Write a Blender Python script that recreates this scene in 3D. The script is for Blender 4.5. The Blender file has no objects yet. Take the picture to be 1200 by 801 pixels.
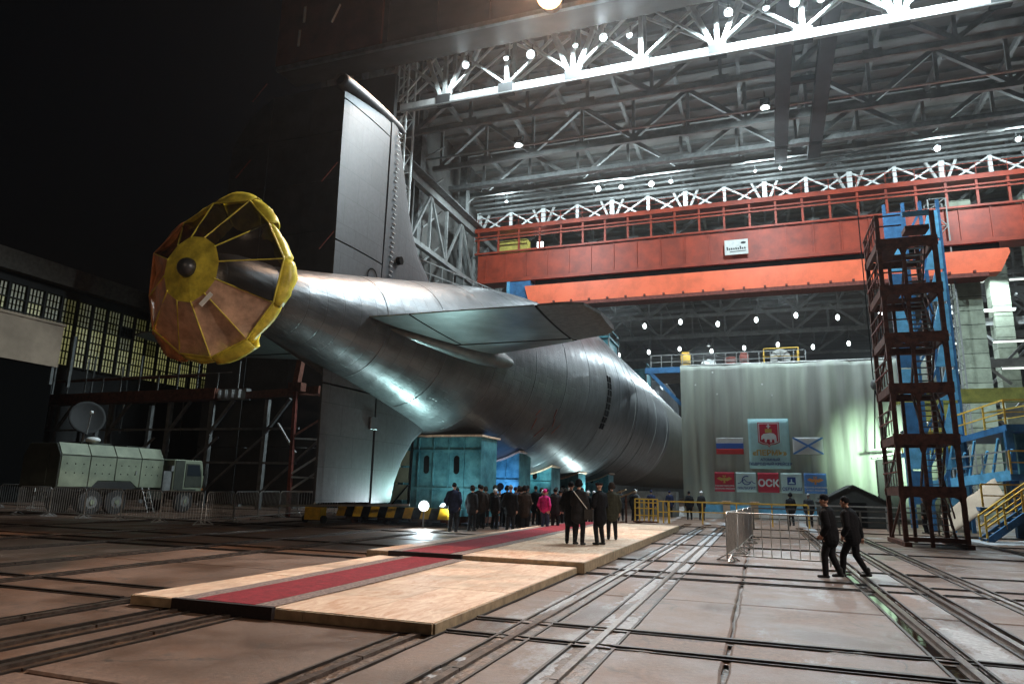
import bpy, bmesh, math, random
from mathutils import Vector, Matrix, noise
random.seed(7)
sc = bpy.context.scene
C = bpy.data.collections.new('yard'); sc.collection.children.link(C)

# ------------------------------------------------------------------ camera
PITCH, ROLL, AZ = math.radians(12.1), math.radians(1.35), math.radians(19.8)
fw = Vector((-math.sin(AZ)*math.cos(PITCH), math.cos(AZ)*math.cos(PITCH), math.sin(PITCH)))
r0 = Vector((math.cos(AZ), math.sin(AZ), 0)); u0 = r0.cross(fw)
cr, sr = math.cos(ROLL), math.sin(ROLL)
rv = r0*cr + u0*sr; uv = -r0*sr + u0*cr
cd = bpy.data.cameras.new('camera'); cam = bpy.data.objects.new('camera', cd); C.objects.link(cam)
cd.sensor_width = 36; cd.lens = 24; cd.clip_start = .1; cd.clip_end = 2000
cam.matrix_world = Matrix(((rv.x, uv.x, -fw.x, 0), (rv.y, uv.y, -fw.y, 0), (rv.z, uv.z, -fw.z, 1.85), (0, 0, 0, 1)))
sc.camera = cam
# ------------------------------------------------------------------ night sky
w = bpy.data.worlds.new('World'); sc.world = w; w.use_nodes = True
nt = w.node_tree; bg = nt.nodes['Background']
sky = nt.nodes.new('ShaderNodeTexSky'); sky.sky_type = 'NISHITA'; sky.sun_disc = False
sky.sun_elevation = math.radians(-3); sky.sun_rotation = math.radians(200)
nt.links.new(sky.outputs[0], bg.inputs[0]); bg.inputs[1].default_value = .03
sc.view_settings.view_transform = 'Standard'; sc.view_settings.look = 'None'
sc.view_settings.exposure = 0; sc.view_settings.gamma = 1
sc.cycles.max_bounces = 5; sc.cycles.diffuse_bounces = 3; sc.cycles.glossy_bounces = 3
sc.cycles.transparent_max_bounces = 12
sc.cycles.sample_clamp_indirect = 4; sc.cycles.use_light_tree = True; sc.cycles.use_denoising = True
sc.cycles.caustics_reflective = False; sc.cycles.caustics_refractive = False

# ------------------------------------------------------------------ materials
def mat(name, col, rough=.6, metal=0, var=.25, scale=3, bump=.0, bscale=12, emit=None, es=0, alpha=1, col2=None, spec=.5, stretch=None, coat=0):
    m = bpy.data.materials.new(name); m.use_nodes = True
    n = m.node_tree; b = n.nodes['Principled BSDF']; L = n.links
    b.inputs['Roughness'].default_value = rough; b.inputs['Metallic'].default_value = metal
    b.inputs['Alpha'].default_value = alpha; b.inputs['Specular IOR Level'].default_value = spec
    b.inputs['Coat Weight'].default_value = coat
    c4 = (*col, 1)
    b.inputs['Base Color'].default_value = c4
    tc = n.nodes.new('ShaderNodeTexCoord'); mp = n.nodes.new('ShaderNodeMapping')
    L.new(tc.outputs['Object'], mp.inputs[0])
    # shared unit meshes are scaled: use true world position instead so the grain keeps its size
    ge = n.nodes.new('ShaderNodeNewGeometry'); L.new(ge.outputs['Position'], mp.inputs[0])
    if stretch: mp.inputs['Scale'].default_value = stretch
    if var > 0 or col2:
        no = n.nodes.new('ShaderNodeTexNoise'); no.inputs['Scale'].default_value = scale; no.inputs['Detail'].default_value = 6
        no.inputs['Roughness'].default_value = .65
        L.new(mp.outputs[0], no.inputs[0])
        rp = n.nodes.new('ShaderNodeValToRGB'); L.new(no.outputs[0], rp.inputs[0])
        rp.color_ramp.elements[0].position = .35; rp.color_ramp.elements[1].position = .65
        d = col2 if col2 else tuple(c*(1+var) for c in col)
        rp.color_ramp.elements[0].color = (*[c*(1-var) for c in col], 1); rp.color_ramp.elements[1].color = (*d, 1)
        L.new(rp.outputs[0], b.inputs['Base Color'])
    if bump > 0:
        n2 = n.nodes.new('ShaderNodeTexNoise'); n2.inputs['Scale'].default_value = bscale; n2.inputs['Detail'].default_value = 8
        L.new(mp.outputs[0], n2.inputs[0])
        bu = n.nodes.new('ShaderNodeBump'); bu.inputs['Strength'].default_value = bump; bu.inputs['Distance'].default_value = .03
        L.new(n2.outputs[0], bu.inputs['Height']); L.new(bu.outputs[0], b.inputs['Normal'])
    if emit:
        b.inputs['Emission Color'].default_value = (*emit, 1); b.inputs['Emission Strength'].default_value = es
    return m

def hull_material():
    m = bpy.data.materials.new('hull_paint'); m.use_nodes = True
    n = m.node_tree; b = n.nodes['Principled BSDF']; L = n.links
    ge = n.nodes.new('ShaderNodeNewGeometry'); sep = n.nodes.new('ShaderNodeSeparateXYZ'); L.new(ge.outputs['Position'], sep.inputs[0])
    # angle round the hull axis, arc length
    dx = n.nodes.new('ShaderNodeMath'); dx.operation = 'ADD'; L.new(sep.outputs[0], dx.inputs[0]); dx.inputs[1].default_value = 16
    dz = n.nodes.new('ShaderNodeMath'); dz.operation = 'SUBTRACT'; L.new(sep.outputs[2], dz.inputs[0]); dz.inputs[1].default_value = 8.9
    at = n.nodes.new('ShaderNodeMath'); at.operation = 'ARCTAN2'; L.new(dz.outputs[0], at.inputs[0]); L.new(dx.outputs[0], at.inputs[1])
    ar = n.nodes.new('ShaderNodeMath'); ar.operation = 'MULTIPLY'; L.new(at.outputs[0], ar.inputs[0]); ar.inputs[1].default_value = 6.5
    cb = n.nodes.new('ShaderNodeCombineXYZ'); L.new(sep.outputs[1], cb.inputs[1]); L.new(ar.outputs[0], cb.inputs[0])
    br = n.nodes.new('ShaderNodeTexBrick'); L.new(cb.outputs[0], br.inputs[0])
    br.inputs['Scale'].default_value = 1; br.inputs['Brick Width'].default_value = 1.1; br.inputs['Row Height'].default_value = .85
    br.inputs['Mortar Size'].default_value = .026; br.inputs['Mortar Smooth'].default_value = .4
    br.inputs['Color1'].default_value = (.3, .3, .3, 1); br.inputs['Color2'].default_value = (.7, .7, .7, 1); br.inputs['Mortar'].default_value = (0, 0, 0, 1)
    no = n.nodes.new('ShaderNodeTexNoise'); no.inputs['Scale'].default_value = .45; no.inputs['Detail'].default_value = 9; no.inputs['Roughness'].default_value = .7
    L.new(ge.outputs['Position'], no.inputs[0])
    rp = n.nodes.new('ShaderNodeValToRGB'); L.new(no.outputs[0], rp.inputs[0])
    rp.color_ramp.elements[0].position = .3; rp.color_ramp.elements[0].color = (.05, .052, .057, 1)
    rp.color_ramp.elements[1].position = .7; rp.color_ramp.elements[1].color = (.14, .148, .158, 1)
    mx = n.nodes.new('ShaderNodeMix'); mx.data_type = 'RGBA'; mx.blend_type = 'MULTIPLY'; mx.inputs[0].default_value = .5
    L.new(rp.outputs[0], mx.inputs[6]); L.new(br.outputs[0], mx.inputs[7]); L.new(mx.outputs[2], b.inputs['Base Color'])
    # streaks for roughness
    mp = n.nodes.new('ShaderNodeMapping'); L.new(cb.outputs[0], mp.inputs[0]); mp.inputs['Scale'].default_value = (.7, 1.3, 1)
    n2 = n.nodes.new('ShaderNodeTexNoise'); n2.inputs['Scale'].default_value = 1.3; n2.inputs['Detail'].default_value = 7; L.new(mp.outputs[0], n2.inputs[0])
    mr = n.nodes.new('ShaderNodeMapRange'); L.new(n2.outputs[0], mr.inputs[0]); mr.inputs[1].default_value = .3; mr.inputs[2].default_value = .7
    mr.inputs[3].default_value = .31; mr.inputs[4].default_value = .43; L.new(mr.outputs[0], b.inputs['Roughness'])
    b.inputs['Metallic'].default_value = .45; b.inputs['Specular IOR Level'].default_value = .8
    bu = n.nodes.new('ShaderNodeBump'); bu.inputs['Strength'].default_value = .35; bu.inputs['Distance'].default_value = .03
    L.new(br.outputs[0], bu.inputs['Height'])
    b2 = n.nodes.new('ShaderNodeBump'); b2.inputs['Strength'].default_value = .3; b2.inputs['Distance'].default_value = .1
    n3 = n.nodes.new('ShaderNodeTexNoise'); n3.inputs['Scale'].default_value = .8; n3.inputs['Detail'].default_value = 4; L.new(mp.outputs[0], n3.inputs[0])
    L.new(n3.outputs[0], b2.inputs['Height']); L.new(bu.outputs[0], b2.inputs['Normal']); L.new(b2.outputs[0], b.inputs['Normal'])
    return m

def concrete_material(name, base, dark, snow=.62):
    m = bpy.data.materials.new(name); m.use_nodes = True
    n = m.node_tree; b = n.nodes['Principled BSDF']; L = n.links
    ge = n.nodes.new('ShaderNodeNewGeometry')
    def noi(s, d=8, r=.62, off=0, st=None):
        mp = n.nodes.new('ShaderNodeMapping'); mp.inputs['Location'].default_value = (off, off*.7, 0); L.new(ge.outputs['Position'], mp.inputs[0])
        if st: mp.inputs['Scale'].default_value = st
        x = n.nodes.new('ShaderNodeTexNoise'); x.inputs['Scale'].default_value = s; x.inputs['Detail'].default_value = d; x.inputs['Roughness'].default_value = r
        L.new(mp.outputs[0], x.inputs[0]); return x
    def ramp(src, p0, p1, c0=(0, 0, 0, 1), c1=(1, 1, 1, 1)):
        r = n.nodes.new('ShaderNodeValToRGB'); L.new(src, r.inputs[0]); e = r.color_ramp.elements
        e[0].position = p0; e[1].position = p1; e[0].color = c0; e[1].color = c1; return r
    def mix(f, a, c):
        x = n.nodes.new('ShaderNodeMix'); x.data_type = 'RGBA'
        if isinstance(f, float): x.inputs[0].default_value = f
        else: L.new(f, x.inputs[0])
        for i, v in ((6, a), (7, c)):
            if isinstance(v, tuple): x.inputs[i].default_value = v
            else: L.new(v, x.inputs[i])
        return x.outputs[2]
    a = ramp(noi(.35).outputs[0], .3, .7, (*dark, 1), (*base, 1)).outputs[0]
    fine = ramp(noi(14, 9, .75, 5).outputs[0], .3, .7, (.42, .4, .38, 1), (1.25, 1.25, 1.25, 1)).outputs[0]
    mm = n.nodes.new('ShaderNodeMix'); mm.data_type = 'RGBA'; mm.blend_type = 'MULTIPLY'; mm.inputs[0].default_value = 1
    L.new(a, mm.inputs[6]); L.new(fine, mm.inputs[7])
    rust = ramp(noi(.8, 9, .7, 31).outputs[0], .5, .68).outputs[0]
    c1 = mix(rust, mm.outputs[2], (.15, .065, .03, 1))
    wet = ramp(noi(.5, 6, .6, 60).outputs[0], .42, .62).outputs[0]
    c2 = mix(wet, c1, (base[0]*.45, base[1]*.42, base[2]*.4, 1))
    # trodden snow: ragged thin patches
    sep = n.nodes.new('ShaderNodeSeparateXYZ'); L.new(ge.outputs['Position'], sep.inputs[0])
    sn1 = noi(.55, 10, .72, 90, (1.6, .55, 1)); sn2 = noi(22, 6, .8, 12)
    gx = n.nodes.new('ShaderNodeMapRange'); L.new(sep.outputs[0], gx.inputs[0]); gx.inputs[1].default_value = -9; gx.inputs[2].default_value = -1; gx.inputs[3].default_value = -.1; gx.inputs[4].default_value = .02
    near = None
    for cx_, wd_ in ((-2.15, .55), (-3.2, .45), (2.65, .5)):
        s1 = n.nodes.new('ShaderNodeMath'); s1.operation = 'SUBTRACT'; L.new(sep.outputs[0], s1.inputs[0]); s1.inputs[1].default_value = cx_
        s2 = n.nodes.new('ShaderNodeMath'); s2.operation = 'ABSOLUTE'; L.new(s1.outputs[0], s2.inputs[0])
        s3 = n.nodes.new('ShaderNodeMapRange'); L.new(s2.outputs[0], s3.inputs[0]); s3.inputs[1].default_value = 0; s3.inputs[2].default_value = wd_; s3.inputs[3].default_value = .13; s3.inputs[4].default_value = 0
        if near is None: near = s3.outputs[0]
        else:
            mx_ = n.nodes.new('ShaderNodeMath'); mx_.operation = 'MAXIMUM'; L.new(near, mx_.inputs[0]); L.new(s3.outputs[0], mx_.inputs[1]); near = mx_.outputs[0]
    ag = n.nodes.new('ShaderNodeMath'); ag.operation = 'ADD'; L.new(gx.outputs[0], ag.inputs[0]); L.new(near, ag.inputs[1])
    ad = n.nodes.new('ShaderNodeMath'); ad.operation = 'ADD'; L.new(sn1.outputs[0], ad.inputs[0]); L.new(ag.outputs[0], ad.inputs[1])
    a2 = n.nodes.new('ShaderNodeMath'); a2.operation = 'MULTIPLY_ADD'; L.new(sn2.outputs[0], a2.inputs[0]); a2.inputs[1].default_value = .26; L.new(ad.outputs[0], a2.inputs[2])
    sm = ramp(a2.outputs[0], snow+.14, snow+.24).outputs[0]
    wob = n.nodes.new('ShaderNodeVectorMath'); wob.operation = 'MULTIPLY_ADD'; L.new(noi(1.1, 5, .6, 44).outputs['Color'], wob.inputs[0]); wob.inputs[1].default_value = (1.4, 1.4, 0); L.new(ge.outputs['Position'], wob.inputs[2])
    vo = n.nodes.new('ShaderNodeTexVoronoi'); vo.feature = 'DISTANCE_TO_EDGE'; vo.inputs['Scale'].default_value = .38; L.new(wob.outputs[0], vo.inputs['Vector'])
    ck = ramp(vo.outputs['Distance'], .002, .011, (1, 1, 1, 1), (0, 0, 0, 1)).outputs[0]
    ckm = n.nodes.new('ShaderNodeMath'); ckm.operation = 'MULTIPLY'; L.new(ck, ckm.inputs[0]); L.new(ramp(noi(.6, 3, .5, 71).outputs[0], .48, .6).outputs[0], ckm.inputs[1])
    c2 = mix(ckm.outputs[0], c2, (.04, .028, .022, 1))
    oil = ramp(noi(1.7, 7, .7, 140).outputs[0], .6, .72).outputs[0]
    c2 = mix(oil, c2, (.06, .045, .038, 1))
    c3 = mix(sm, c2, (.27, .275, .29, 1))
    L.new(c3, b.inputs['Base Color'])
    rr = n.nodes.new('ShaderNodeMapRange'); L.new(wet, rr.inputs[0]); rr.inputs[3].default_value = .6; rr.inputs[4].default_value = .3
    L.new(rr.outputs[0], b.inputs['Roughness'])
    bu = n.nodes.new('ShaderNodeBump'); bu.inputs['Strength'].default_value = .5; bu.inputs['Distance'].default_value = .02
    L.new(a2.outputs[0], bu.inputs['Height'])
    bb = n.nodes.new('ShaderNodeBump'); bb.inputs['Strength'].default_value = .35; bb.inputs['Distance'].default_value = .012
    L.new(fine, bb.inputs['Height']); L.new(bu.outputs[0], bb.inputs['Normal']); L.new(bb.outputs[0], b.inputs['Normal'])
    return m

def wood_material():
    m = bpy.data.materials.new('birch_plywood'); m.use_nodes = True
    n = m.node_tree; b = n.nodes['Principled BSDF']; L = n.links
    ge = n.nodes.new('ShaderNodeNewGeometry'); mp = n.nodes.new('ShaderNodeMapping'); L.new(ge.outputs['Position'], mp.inputs[0]); mp.inputs['Scale'].default_value = (3.2, 1, 1)
    oi = n.nodes.new('ShaderNodeObjectInfo')
    av = n.nodes.new('ShaderNodeVectorMath'); av.operation = 'ADD'; L.new(mp.outputs[0], av.inputs[0]); L.new(oi.outputs['Location'], av.inputs[1])
    no = n.nodes.new('ShaderNodeTexNoise'); no.inputs['Scale'].default_value = 1.6; no.inputs['Detail'].default_value = 9; no.inputs['Roughness'].default_value = .7; L.new(av.outputs[0], no.inputs[0])
    no.inputs['Distortion'].default_value = 1.2
    rp = n.nodes.new('ShaderNodeValToRGB'); L.new(no.outputs[0], rp.inputs[0]); e = rp.color_ramp.elements
    e[0].position = .33; e[0].color = (.58, .3, .17, 1); e[1].position = .6; e[1].color = (.82, .62, .46, 1)
    hs = n.nodes.new('ShaderNodeHueSaturation'); L.new(rp.outputs[0], hs.inputs['Color'])
    mr = n.nodes.new('ShaderNodeMapRange'); L.new(oi.outputs['Random'], mr.inputs[0]); mr.inputs[3].default_value = .8; mr.inputs[4].default_value = 1.1
    L.new(mr.outputs[0], hs.inputs['Value'])
    n2 = n.nodes.new('ShaderNodeTexNoise'); n2.inputs['Scale'].default_value = .5; n2.inputs['Detail'].default_value = 8; L.new(ge.outputs['Position'], n2.inputs[0])
    r2 = n.nodes.new('ShaderNodeValToRGB'); L.new(n2.outputs[0], r2.inputs[0]); r2.color_ramp.elements[0].position = .52; r2.color_ramp.elements[1].position = .72
    mx = n.nodes.new('ShaderNodeMix'); mx.data_type = 'RGBA'; L.new(r2.outputs[0], mx.inputs[0]); L.new(hs.outputs[0], mx.inputs[6]); mx.inputs[7].default_value = (.36, .25, .17, 1)
    L.new(mx.outputs[2], b.inputs['Base Color']); b.inputs['Roughness'].default_value = .6
    bu = n.nodes.new('ShaderNodeBump'); bu.inputs['Strength'].default_value = .2; bu.inputs['Distance'].default_value = .01
    L.new(no.outputs[0], bu.inputs['Height']); L.new(bu.outputs[0], b.inputs['Normal'])
    return m

def cloth_material():
    m = bpy.data.materials.new('curtain_canvas'); m.use_nodes = True
    n = m.node_tree; b = n.nodes['Principled BSDF']; L = n.links
    ge = n.nodes.new('ShaderNodeNewGeometry'); mp = n.nodes.new('ShaderNodeMapping'); L.new(ge.outputs['Position'], mp.inputs[0]); mp.inputs['Scale'].default_value = (1.4, 1, .06)
    no = n.nodes.new('ShaderNodeTexNoise'); no.inputs['Scale'].default_value = 1; no.inputs['Detail'].default_value = 7; L.new(mp.outputs[0], no.inputs[0])
    rp = n.nodes.new('ShaderNodeValToRGB'); L.new(no.outputs[0], rp.inputs[0]); e = rp.color_ramp.elements
    e[0].position = .35; e[0].color = (.3, .31, .28, 1); e[1].position = .65; e[1].color = (.42, .46, .39, 1)
    L.new(rp.outputs[0], b.inputs['Base Color']); b.inputs['Roughness'].default_value = .55
    bu = n.nodes.new('ShaderNodeBump'); bu.inputs['Strength'].default_value = .5; bu.inputs['Distance'].default_value = .15
    L.new(no.outputs[0], bu.inputs['Height']); L.new(bu.outputs[0], b.inputs['Normal'])
    return m

M = {}
M['hull'] = hull_material()
def plate_material(name, dark, light, pw, ph, rough):
    m = mat(name, light, rough, .15, .3, .8, .25, 2.5, stretch=(1, 1, .35)); n = m.node_tree; L = n.links; b = n.nodes['Principled BSDF']
    ge = n.nodes.new('ShaderNodeNewGeometry'); sp = n.nodes.new('ShaderNodeSeparateXYZ'); cb = n.nodes.new('ShaderNodeCombineXYZ')
    L.new(ge.outputs['Position'], sp.inputs[0]); L.new(sp.outputs[1], cb.inputs[0]); L.new(sp.outputs[2], cb.inputs[1])
    br = n.nodes.new('ShaderNodeTexBrick'); L.new(cb.outputs[0], br.inputs[0]); br.inputs['Scale'].default_value = 1; br.inputs['Brick Width'].default_value = pw; br.inputs['Row Height'].default_value = ph
    br.inputs['Mortar Size'].default_value = .022; br.inputs['Mortar Smooth'].default_value = .6
    br.inputs['Color1'].default_value = (.72, .72, .72, 1); br.inputs['Color2'].default_value = (1, 1, 1, 1); br.inputs['Mortar'].default_value = (.35, .35, .35, 1)
    no = n.nodes.new('ShaderNodeTexNoise'); no.inputs['Scale'].default_value = 5; no.inputs['Detail'].default_value = 9; no.inputs['Roughness'].default_value = .75; L.new(ge.outputs['Position'], no.inputs[0])
    rp = n.nodes.new('ShaderNodeValToRGB'); L.new(no.outputs[0], rp.inputs[0]); rp.color_ramp.elements[0].position = .3; rp.color_ramp.elements[1].position = .7
    rp.color_ramp.elements[0].color = (*dark, 1); rp.color_ramp.elements[1].color = (*light, 1)
    mx = n.nodes.new('ShaderNodeMix'); mx.data_type = 'RGBA'; mx.blend_type = 'MULTIPLY'; mx.inputs[0].default_value = 1
    L.new(rp.outputs[0], mx.inputs[6]); L.new(br.outputs[0], mx.inputs[7]); L.new(mx.outputs[2], b.inputs['Base Color'])
    return m
M['fin'] = plate_material('fin_paint', (.024, .024, .027), (.055, .056, .062), 1.7, 1.25, .48)
M['elev'] = mat('stabilizer_paint', (.12, .13, .13), .36, .45, .25, 1.2, .25, 3)
M['tipm'] = mat('tip_plate_paint', (.05, .055, .055), .55, .2, .5, 5, .3, 20)
M['gap'] = mat('dark_joint', (.004, .004, .004), .95, var=0, spec=.05)
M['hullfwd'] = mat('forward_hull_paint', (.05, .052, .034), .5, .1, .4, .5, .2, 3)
M['weld'] = mat('pale_weld', (.36, .38, .37), .45, .1, .2, 6)
M['concrete'] = concrete_material('yard_concrete', (.25, .155, .112), (.11, .064, .042), .58)
M['trench'] = mat('groove_dirt', (.05, .025, .012), .4, 0, .5, 3, .8, 14, col2=(.14, .065, .028))
M['snow'] = mat('trodden_snow', (.34, .35, .37), .6, 0, .3, 11, .8, 30)
M['rail'] = mat('rail_steel', (.16, .12, .1), .3, .7, .5, 9, .2, 40)
M['railbar'] = mat('dark_rail_steel', (.035, .025, .02), .5, .4, .5, 9)
M['wood'] = wood_material()
M['woodedge'] = mat('plank_edge', (.33, .25, .16), .7, 0, .3, 5, .2, 18)
M['carpet'] = mat('red_carpet', (.24, .008, .018), .95, 0, .3, 9, .6, 60)
M['carpetb'] = mat('carpet_border', (.24, .18, .16), .95, 0, .55, 22, .5, 60)
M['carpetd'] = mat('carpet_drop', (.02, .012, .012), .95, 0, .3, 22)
M['yellow'] = mat('yellow_film', (.6, .52, .06), .4, 0, .35, 2, .7, 4)
M['tan'] = mat('tan_film', (.52, .34, .24), .32, 0, .45, 1.6, .7, 3, alpha=.88)
M['orange'] = mat('orange_film', (.5, .2, .07), .35, 0, .5, 2, .7, 4, alpha=.9)
M['clear'] = mat('shaded_clear_film', (.02, .017, .015), .2, 0, .3, 2, .6, 1.6, alpha=.86)  # clear film, coloured dark for the unlit space behind it
M['teal'] = mat('teal_paint', (.035, .2, .26), .5, .1, .35, 1.5, .15, 6, col2=(.1, .33, .38))
M['blue'] = mat('blue_paint', (.035, .14, .3), .5, .1, .3, 2, .1, 8)
M['lightblue'] = mat('light_blue_paint', (.12, .38, .6), .5, 0, .25, 2)
M['red'] = mat('crane_red', (.3, .036, .012), .5, .1, .3, .8, .1, 5)
M['orangep'] = mat('crane_orange', (.95, .17, .07), .5, 0, .15, .5, .1, 5)
M['rust'] = mat('rusty_steel', (.12, .042, .025), .75, .2, .45, 4, .3, 20)
M['rustred'] = mat('oxide_red_steel', (.2, .05, .035), .7, .1, .35, 4)
M['steel'] = mat('galvanised_steel', (.42, .42, .41), .4, .6, .2, 8)
M['steeld'] = mat('grey_steel', (.18, .185, .18), .55, .3, .3, 2)
M['chord'] = mat('chord_paint', (.5, .5, .48), .6, 0, .35, .8)
M['truss'] = mat('truss_grey_paint', (.26, .265, .255), .6, .1, .25, .7)
M['white'] = mat('white_paint', (.78, .8, .78), .5, 0, .12, 2)
M['deck'] = mat('roof_panel', (.25, .24, .225), .7, 0, .3, .25, .1, 4, stretch=(.3, 1, 1))
M['roofdark'] = mat('dark_roof_felt', (.13, .11, .09), .8)
M['darkwall'] = mat('dark_cladding', (.034, .034, .034), .7, .1, .3, .6, .1, 6)
M['lintel'] = mat('facade_cladding', (.075, .06, .055), .7, .1, .35, .5, .1, 5, stretch=(.5, 1, 1))
M['redclad'] = mat('red_brown_cladding', (.16, .05, .03), .7, .1, .35, .5)
M['wall'] = mat('side_wall', (.13, .125, .115), .8, 0, .3, .4, .1, 6)
M['curtain'] = cloth_material()
M['black'] = mat('black_cloth', (.012, .012, .014), .8, 0, .3, 8)
M['tent'] = mat('tent_canvas', (.02, .021, .018), .75, 0, .3, 3, .2, 6)
M['yellowp'] = mat('yellow_rail_paint', (.75, .45, .06), .5, 0, .25, 4)
M['ochre'] = mat('ochre_beam_paint', (.5, .42, .08), .6, 0, .25, 2)
M['conc2'] = mat('column_concrete', (.33, .37, .28), .8, 0, .25, 1, .3, 8)
M['olive'] = mat('pale_olive_paint', (.19, .215, .15), .6, 0, .18, 1.5, .1, 10)
M['olived'] = mat('dark_olive_paint', (.035, .04, .03), .6, 0, .25, 2)
M['rubber'] = mat('rubber', (.015, .015, .015), .8, 0, .2, 9)
M['glass'] = mat('dark_glass', (.02, .025, .03), .08, 0, 0)
M['tanwall'] = mat('tan_render', (.4, .3, .22), .85, 0, .2, .4)
M['asphalt'] = mat('far_ground', (.055, .052, .05), .9, 0, .3, 1)
M['stripey'] = mat('hazard_yellow', (.7, .42, .02), .5, 0, .2, 5)
M['skin'] = mat('skin', (.45, .27, .2), .55, 0, .1, 9)
M['sign'] = mat('sign_white', (.6, .6, .57), .5, 0, .1, 3)
M['ink'] = mat('black_print', (.02, .02, .02), .6, 0, 0)
for k, c in dict(p_white=(.72, .76, .78), p_blue=(.03, .12, .5), p_red=(.55, .03, .035), p_cyan=(.42, .72, .76), p_crimson=(.5, .02, .05), p_mid=(.1, .26, .62), p_navy=(.02, .06, .25), p_gold=(.55, .38, .1), p_pale=(.55, .72, .72), p_orange=(.7, .3, .1)).items():
    M[k] = mat(k, c, .7, 0, .06, 3)
M['water'] = mat('melt_water', (.02, .014, .01), .04, 0, 0, bump=.05, bscale=6)
def emis(name, c, s): return mat(name, (.8, .8, .8), .5, var=0, emit=c, es=s)
M['lampw'] = emis('lamp_glass_white', (.8, .95, 1), 16)
M['lampw2'] = emis('lamp_glass_hall', (.9, 1, 1), 10)
M['lampo'] = emis('lamp_glass_sodium', (1, .42, .15), 9)
M['bowl'] = mat('reflector_bowl', (.85, .85, .82), .35, .3, 0)
M['strip'] = emis('strip_lamp', (.9, 1, .9), 1.6)
M['winlit'] = emis('lit_window', (.5, .5, .14), .08)
M['winlit2'] = emis('bright_lit_window', (.8, .8, .3), .19)

# ------------------------------------------------------------------ building blocks
W = {}                                                # world matrices, kept by name
def link(o, parent, mw):
    C.objects.link(o)
    if parent is not None:
        o.parent = parent; o.matrix_parent_inverse = W[parent.name].inverted()
    o.matrix_basis = mw; W[o.name] = mw.copy(); return o
def tag(o, label, cat, group=None, kind=None):
    if kind: o['kind'] = kind
    if label: o['label'] = label
    if cat: o['category'] = cat
    if group: o['group'] = group
    return o
def thing(name, label, cat, loc=(0, 0, 0), rz=0, group=None):
    o = bpy.data.objects.new(name, None); o.empty_display_size = .3
    link(o, None, Matrix.Translation(loc) @ Matrix.Rotation(rz, 4, 'Z'))
    return tag(o, label, cat, group)
def structure(name): 
    o = bpy.data.objects.new(name, None); link(o, None, Matrix()); o['kind'] = 'structure'; return o
_unit = {}
def unit(kind, mt):
    k = (kind, mt)
    if k in _unit: return _unit[k]
    bm = bmesh.new()
    if kind == 'box': bmesh.ops.create_cube(bm, size=1)
    elif kind == 'rod':
        bmesh.ops.create_cone(bm, cap_ends=True, segments=10, radius1=.5, radius2=.5, depth=1)
    elif kind == 'disc': bmesh.ops.create_cone(bm, cap_ends=True, segments=24, radius1=.5, radius2=.5, depth=1)
    elif kind == 'ball': bmesh.ops.create_uvsphere(bm, u_segments=14, v_segments=10, radius=.5)
    me = bpy.data.meshes.new(kind + '_' + mt); bm.to_mesh(me); bm.free(); me.materials.append(M[mt])
    if kind != 'box': me.polygons.foreach_set('use_smooth', [len(p.vertices) < 5 for p in me.polygons])
    _unit[k] = me; return me
def frame(a, b, up=None):
    a, b = Vector(a), Vector(b); z = (b-a); l = z.length; z.normalize()
    up = Vector(up) if up else (Vector((0, 0, 1)) if abs(z.z) < .95 else Vector((0, 1, 0)))
    x = up.cross(z).normalized(); y = z.cross(x)
    return Matrix(((x.x, y.x, z.x, 0), (x.y, y.y, z.y, 0), (x.z, y.z, z.z, 0), (0, 0, 0, 1))), (a+b)/2, l
def bar(name, a, b, wd, ht, mt, parent=None, base=None, up=None):     # a square member, ht along "up"
    R, m, l = frame(a, b, up)
    mw = Matrix.Translation(m) @ R @ Matrix.Diagonal((wd, ht, l, 1))
    if base is not None: mw = base @ mw
    return link(bpy.data.objects.new(name, unit('box', mt)), parent, mw)
def rod(name, a, b, r, mt, parent=None, base=None, kind='rod'):
    R, m, l = frame(a, b)
    mw = Matrix.Translation(m) @ R @ Matrix.Diagonal((2*r, 2*r, l, 1))
    if base is not None: mw = base @ mw
    return link(bpy.data.objects.new(name, unit(kind, mt)), parent, mw)
def box(name, lo, hi, mt, parent=None, base=None):
    lo, hi = Vector(lo), Vector(hi); mw = Matrix.Translation((lo+hi)/2) @ Matrix.Diagonal((*(hi-lo), 1))
    if base is not None: mw = base @ mw
    return link(bpy.data.objects.new(name, unit('box', mt)), parent, mw)
def ball(name, c, r, mt, parent=None, base=None):
    r = r if hasattr(r, '__len__') else (r, r, r)
    mw = Matrix.Translation(c) @ Matrix.Diagonal((2*r[0], 2*r[1], 2*r[2], 1))
    if base is not None: mw = base @ mw
    return link(bpy.data.objects.new(name, unit('ball', mt)), parent, mw)
def mesh(name, vs, fs, mt, parent=None, smooth=False, base=None, mats=None, fm=None, bevel=0):
    me = bpy.data.meshes.new(name); me.from_pydata([tuple(v) for v in vs], [], fs)
    for k in (mats or [mt]): me.materials.append(M[k])
    if fm: me.polygons.foreach_set('material_index', fm)
    bm = bmesh.new(); bm.from_mesh(me); bmesh.ops.recalc_face_normals(bm, faces=bm.faces)
    if bevel: bmesh.ops.bevel(bm, geom=bm.edges[:], offset=bevel, segments=1, affect='EDGES', clamp_overlap=True)
    bm.to_mesh(me); bm.free()
    if smooth: me.polygons.foreach_set('use_smooth', [True]*len(me.polygons))
    return link(bpy.data.objects.new(name, me), parent, base.copy() if base is not None else Matrix())
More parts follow.
